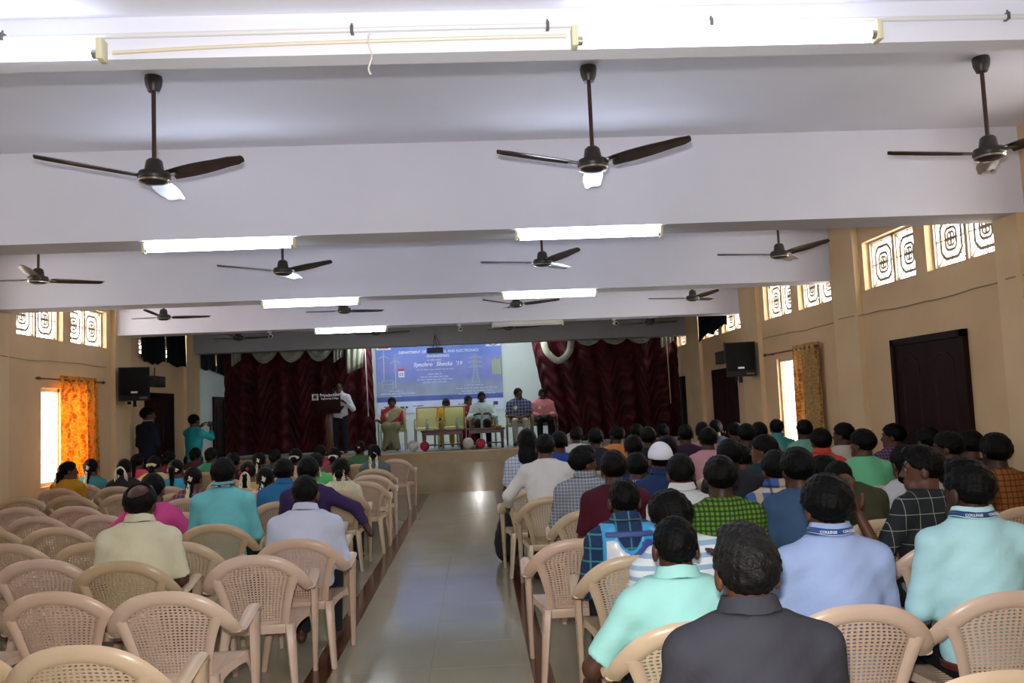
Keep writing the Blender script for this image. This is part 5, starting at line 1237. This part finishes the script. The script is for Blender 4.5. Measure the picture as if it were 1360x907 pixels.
    ('woman seated on stage in a yellow tunic and trousers', -0.69, 18.97, 0.84, 1.952, ('p', 'c8a021'), 'MID', 0, {'hair': 'bun', 'skin': 2, 'sleeve': 0.9, 'ws': 0.95, 'bottom': 'b08c22', 'pitch': 0.45, 'hands': True, 'hs': 1.0, 'rz': 3.1416, 'face': True}),
    ('woman seated on stage in a maroon dress', -0.18, 19.07, 0.84, 1.984, ('p', '8a2040'), 'MID', 0, {'hair': 'bun', 'skin': 0, 'sleeve': 0.7, 'ws': 0.9, 'bottom': '5a1428', 'skirt': True, 'yaw': 0.5, 'hands': True, 'lanyard': 'c8c8c0', 'hs': 1.0, 'rz': 3.1416, 'face': True}),
    ('man seated on stage in a pale mint shirt and black trousers', 0.12, 18.22, 0.84, 2.043, ('p', 'c9dfda'), 'MID', 0, {'thick': 0.014, 'skin': 2, 'sleeve': 1.9, 'bottom': '17181c', 'hands': True, 'shoes': True, 'collar': 1, 'lanyard': '5a6a70', 'armL': ((-0.1, 0.1, -0.22), (0.12, 0.14, 0.06)), 'armR': ((0.1, 0.1, -0.22), (-0.12, 0.14, 0.06)), 'ws': 1.05, 'hs': 1.0, 'rz': 3.1416, 'face': True}),
    ('man seated on stage in a navy plaid shirt and grey trousers', 0.93, 18.17, 0.84, 2.091, ('c', '3a4668', 'aab0c4', 0.07, 0.16), 'MID', 0, {'thick': 0.014, 'skin': 1, 'sleeve': 0.75, 'bottom': 'a39d92', 'hands': True, 'shoes': True, 'collar': 1, 'badge': True, 'ws': 1.18, 'yaw': 0.5, 'hs': 1.04, 'rz': 3.1416, 'face': True}),
    ('man seated on stage in a pink shirt and black trousers', 1.47, 18.27, 0.84, 2.055, ('p', 'd48a90'), 'MID', 0, {'thick': 0.012, 'skin': 2, 'sleeve': 1.9, 'bottom': '121318', 'hands': True, 'shoes': True, 'collar': 1, 'badge': True, 'lanyard': '3a3f58', 'ws': 1.05, 'hs': 1.0, 'rz': 3.1416, 'face': True}),
]

# ---------------------------------------------------------------- seats and the audience
occupied = []
def free(x, y, d=.56): return all(abs(x-a) > d or abs(y-b) > .52 for a, b in occupied)
for i, (label, x, y, z0, zt, top, q, chair, k) in enumerate(PEOPLE):
    k = dict(k); rz = k.pop('rz', 0.0); tm = top_mat(top)
    if k.get('collar'): k['collar'] = tm
    if k.get('hairmat'): k['hairmat'] = hair_g
    if k.get('saree'): k['saree'] = mat('saree_silk', '8d8a68', .55, bump=(40, .2), var=('a9a07c', 14))
    person(label, x, y, z0, rz, zt, tm, q={'NEAR': NEAR, 'MID': MID, 'FAR': FAR}[q], **k)
    if chair:
        occupied.append((x, y))
        plastic_chair(x, y, random.uniform(-.05, .05), random.choice((0, 0, 1, 2, 3)) if x > 0 else random.choice((0, 1, 2, 2)), 'plastic armchair under the ' + label)
    elif z0 > .1 and not k.get('stand'):
        stage_chair(x, y+.02, 0.0, '7d5a3a' if i % 2 else 'b9b27a', 'metal armchair under the ' + label.replace('seated on stage ', ''), .56)
# empty chairs on the left: slanting rows
ROWY = [3.28, 4.2, 5.12, 5.74, 6.6, 7.4, 8.2, 9.36, 10.11, 11.05, 11.75, 12.5, 13.2, 14.45]
ORD = 'first second third fourth fifth sixth seventh eighth ninth tenth eleventh twelfth thirteenth fourteenth'.split()
COLX = [-1.42, -2.06, -2.76, -3.46, -4.13, -4.79, -5.42]
for r, y0 in enumerate(ROWY):
    for c, x0 in enumerate(COLX):
        if r == 0 and c > 2 or r == 1 and c > 3: continue
        y = y0+.325+.19*(-1.42-x0)+random.uniform(-.03, .03); x = x0+random.uniform(-.03, .03) - (.1 if r < 2 else 0)
        if c == 0 and r == 2: x = -1.39
        if y > 15.2 or (c >= 5 and y > 13.2) or not free(x, y): continue
        occupied.append((x, y))
        plastic_chair(x, y, random.uniform(-.07, .05), (r*3+c*2+r//2) % 4, 'empty plastic armchair, %s row from the entrance, %s seat left of the aisle' % (ORD[r], ORD[c]), 'empty plastic chairs left of the aisle')
used_p = set()
for (x, y) in [(2.72,4.52),(3.42,4.62),(4.05,4.7),(2.1,3.98),(2.75,5.25),(3.38,5.2),(.58,5.46),(.60,6.12),(3.06,6.27),(.60,7.25),(2.05,8.4),(2.7,7.9),(1.35,8.6),(2.75,9.3),(3.4,9.4),(4.05,9.3),(2.1,9.6),(1.4,9.8),(3.95,10.6),(2.05,10.5),(2.65,3.55),(3.3,3.6),(1.47,2.74)]:
    if not free(x, y, .5): continue
    occupied.append((x, y))
    near_p = sorted((math.hypot(p_[1]-x, p_[2]-y), p_[0]) for p_ in PEOPLE if p_[7] and p_[0] not in used_p)[0][1]; used_p.add(near_p)
    plastic_chair(x, y, random.uniform(-.06, .06), random.randrange(4), 'empty chair beside the ' + near_p, 'empty plastic chairs right of the aisle')
# the photographer's compact camera
cmb = empty('digital_camera', (-5.16, 16.36, 1.60), -.6); ck = mat('camera_black', '0c0c0e', .4)
MB().bbox(-.065, .065, -.022, .022, -.04, .04, .006).build('body', ck, cmb)
MB().lathe([(.028,0),(.028,.03),(.024,.034),(.02,.028)], 16, (.005, .022, 0), 'Y').build('lens_barrel', ck, cmb)
MB().bbox(-.05, .05, -.026, -.021, -.03, .03, .002).build('screen', mat('camera_screen', 'b9bdc2', .2), cmb)
tag(cmb, 'compact black camera held up by the man in turquoise', 'camera')
# black bag on the floor beside the aisle
bg_ = G(axis(-.2, .2, .012), axis(-.16, .16, .012), axis(-.02, .58, .012)); Pb = bg_.P
bd = smin(ell(Pb, (0,0,.2), (.135,.10,.21)), ell(Pb, (.01,0,.36), (.10,.08,.17)), .06)+.006*np.sin(Pb[0]*40+Pb[2]*25)*np.sin(Pb[2]*30)
V, F = nets(bg_, np.maximum(bd, -Pb[2]+.0)); bag = empty('backpack', (.27, 9.25, 0)); np_mesh('bag_body', V, F, mat('bag_black', '121215', .7, bump=(50, .2)), bag)
MB().tube(spline([(-.03,.05,.48),(-.03,.1,.56),(.03,.1,.56),(.03,.05,.48)], 5), .012, 8).build('handle', _mats['bag_black'], bag)
MB().bbox(-.08, .08, -.125, -.09, .08, .24, .015).build('front_pocket', _mats['bag_black'], bag)
tag(bag, 'black backpack standing on the floor at the aisle edge', 'bag')
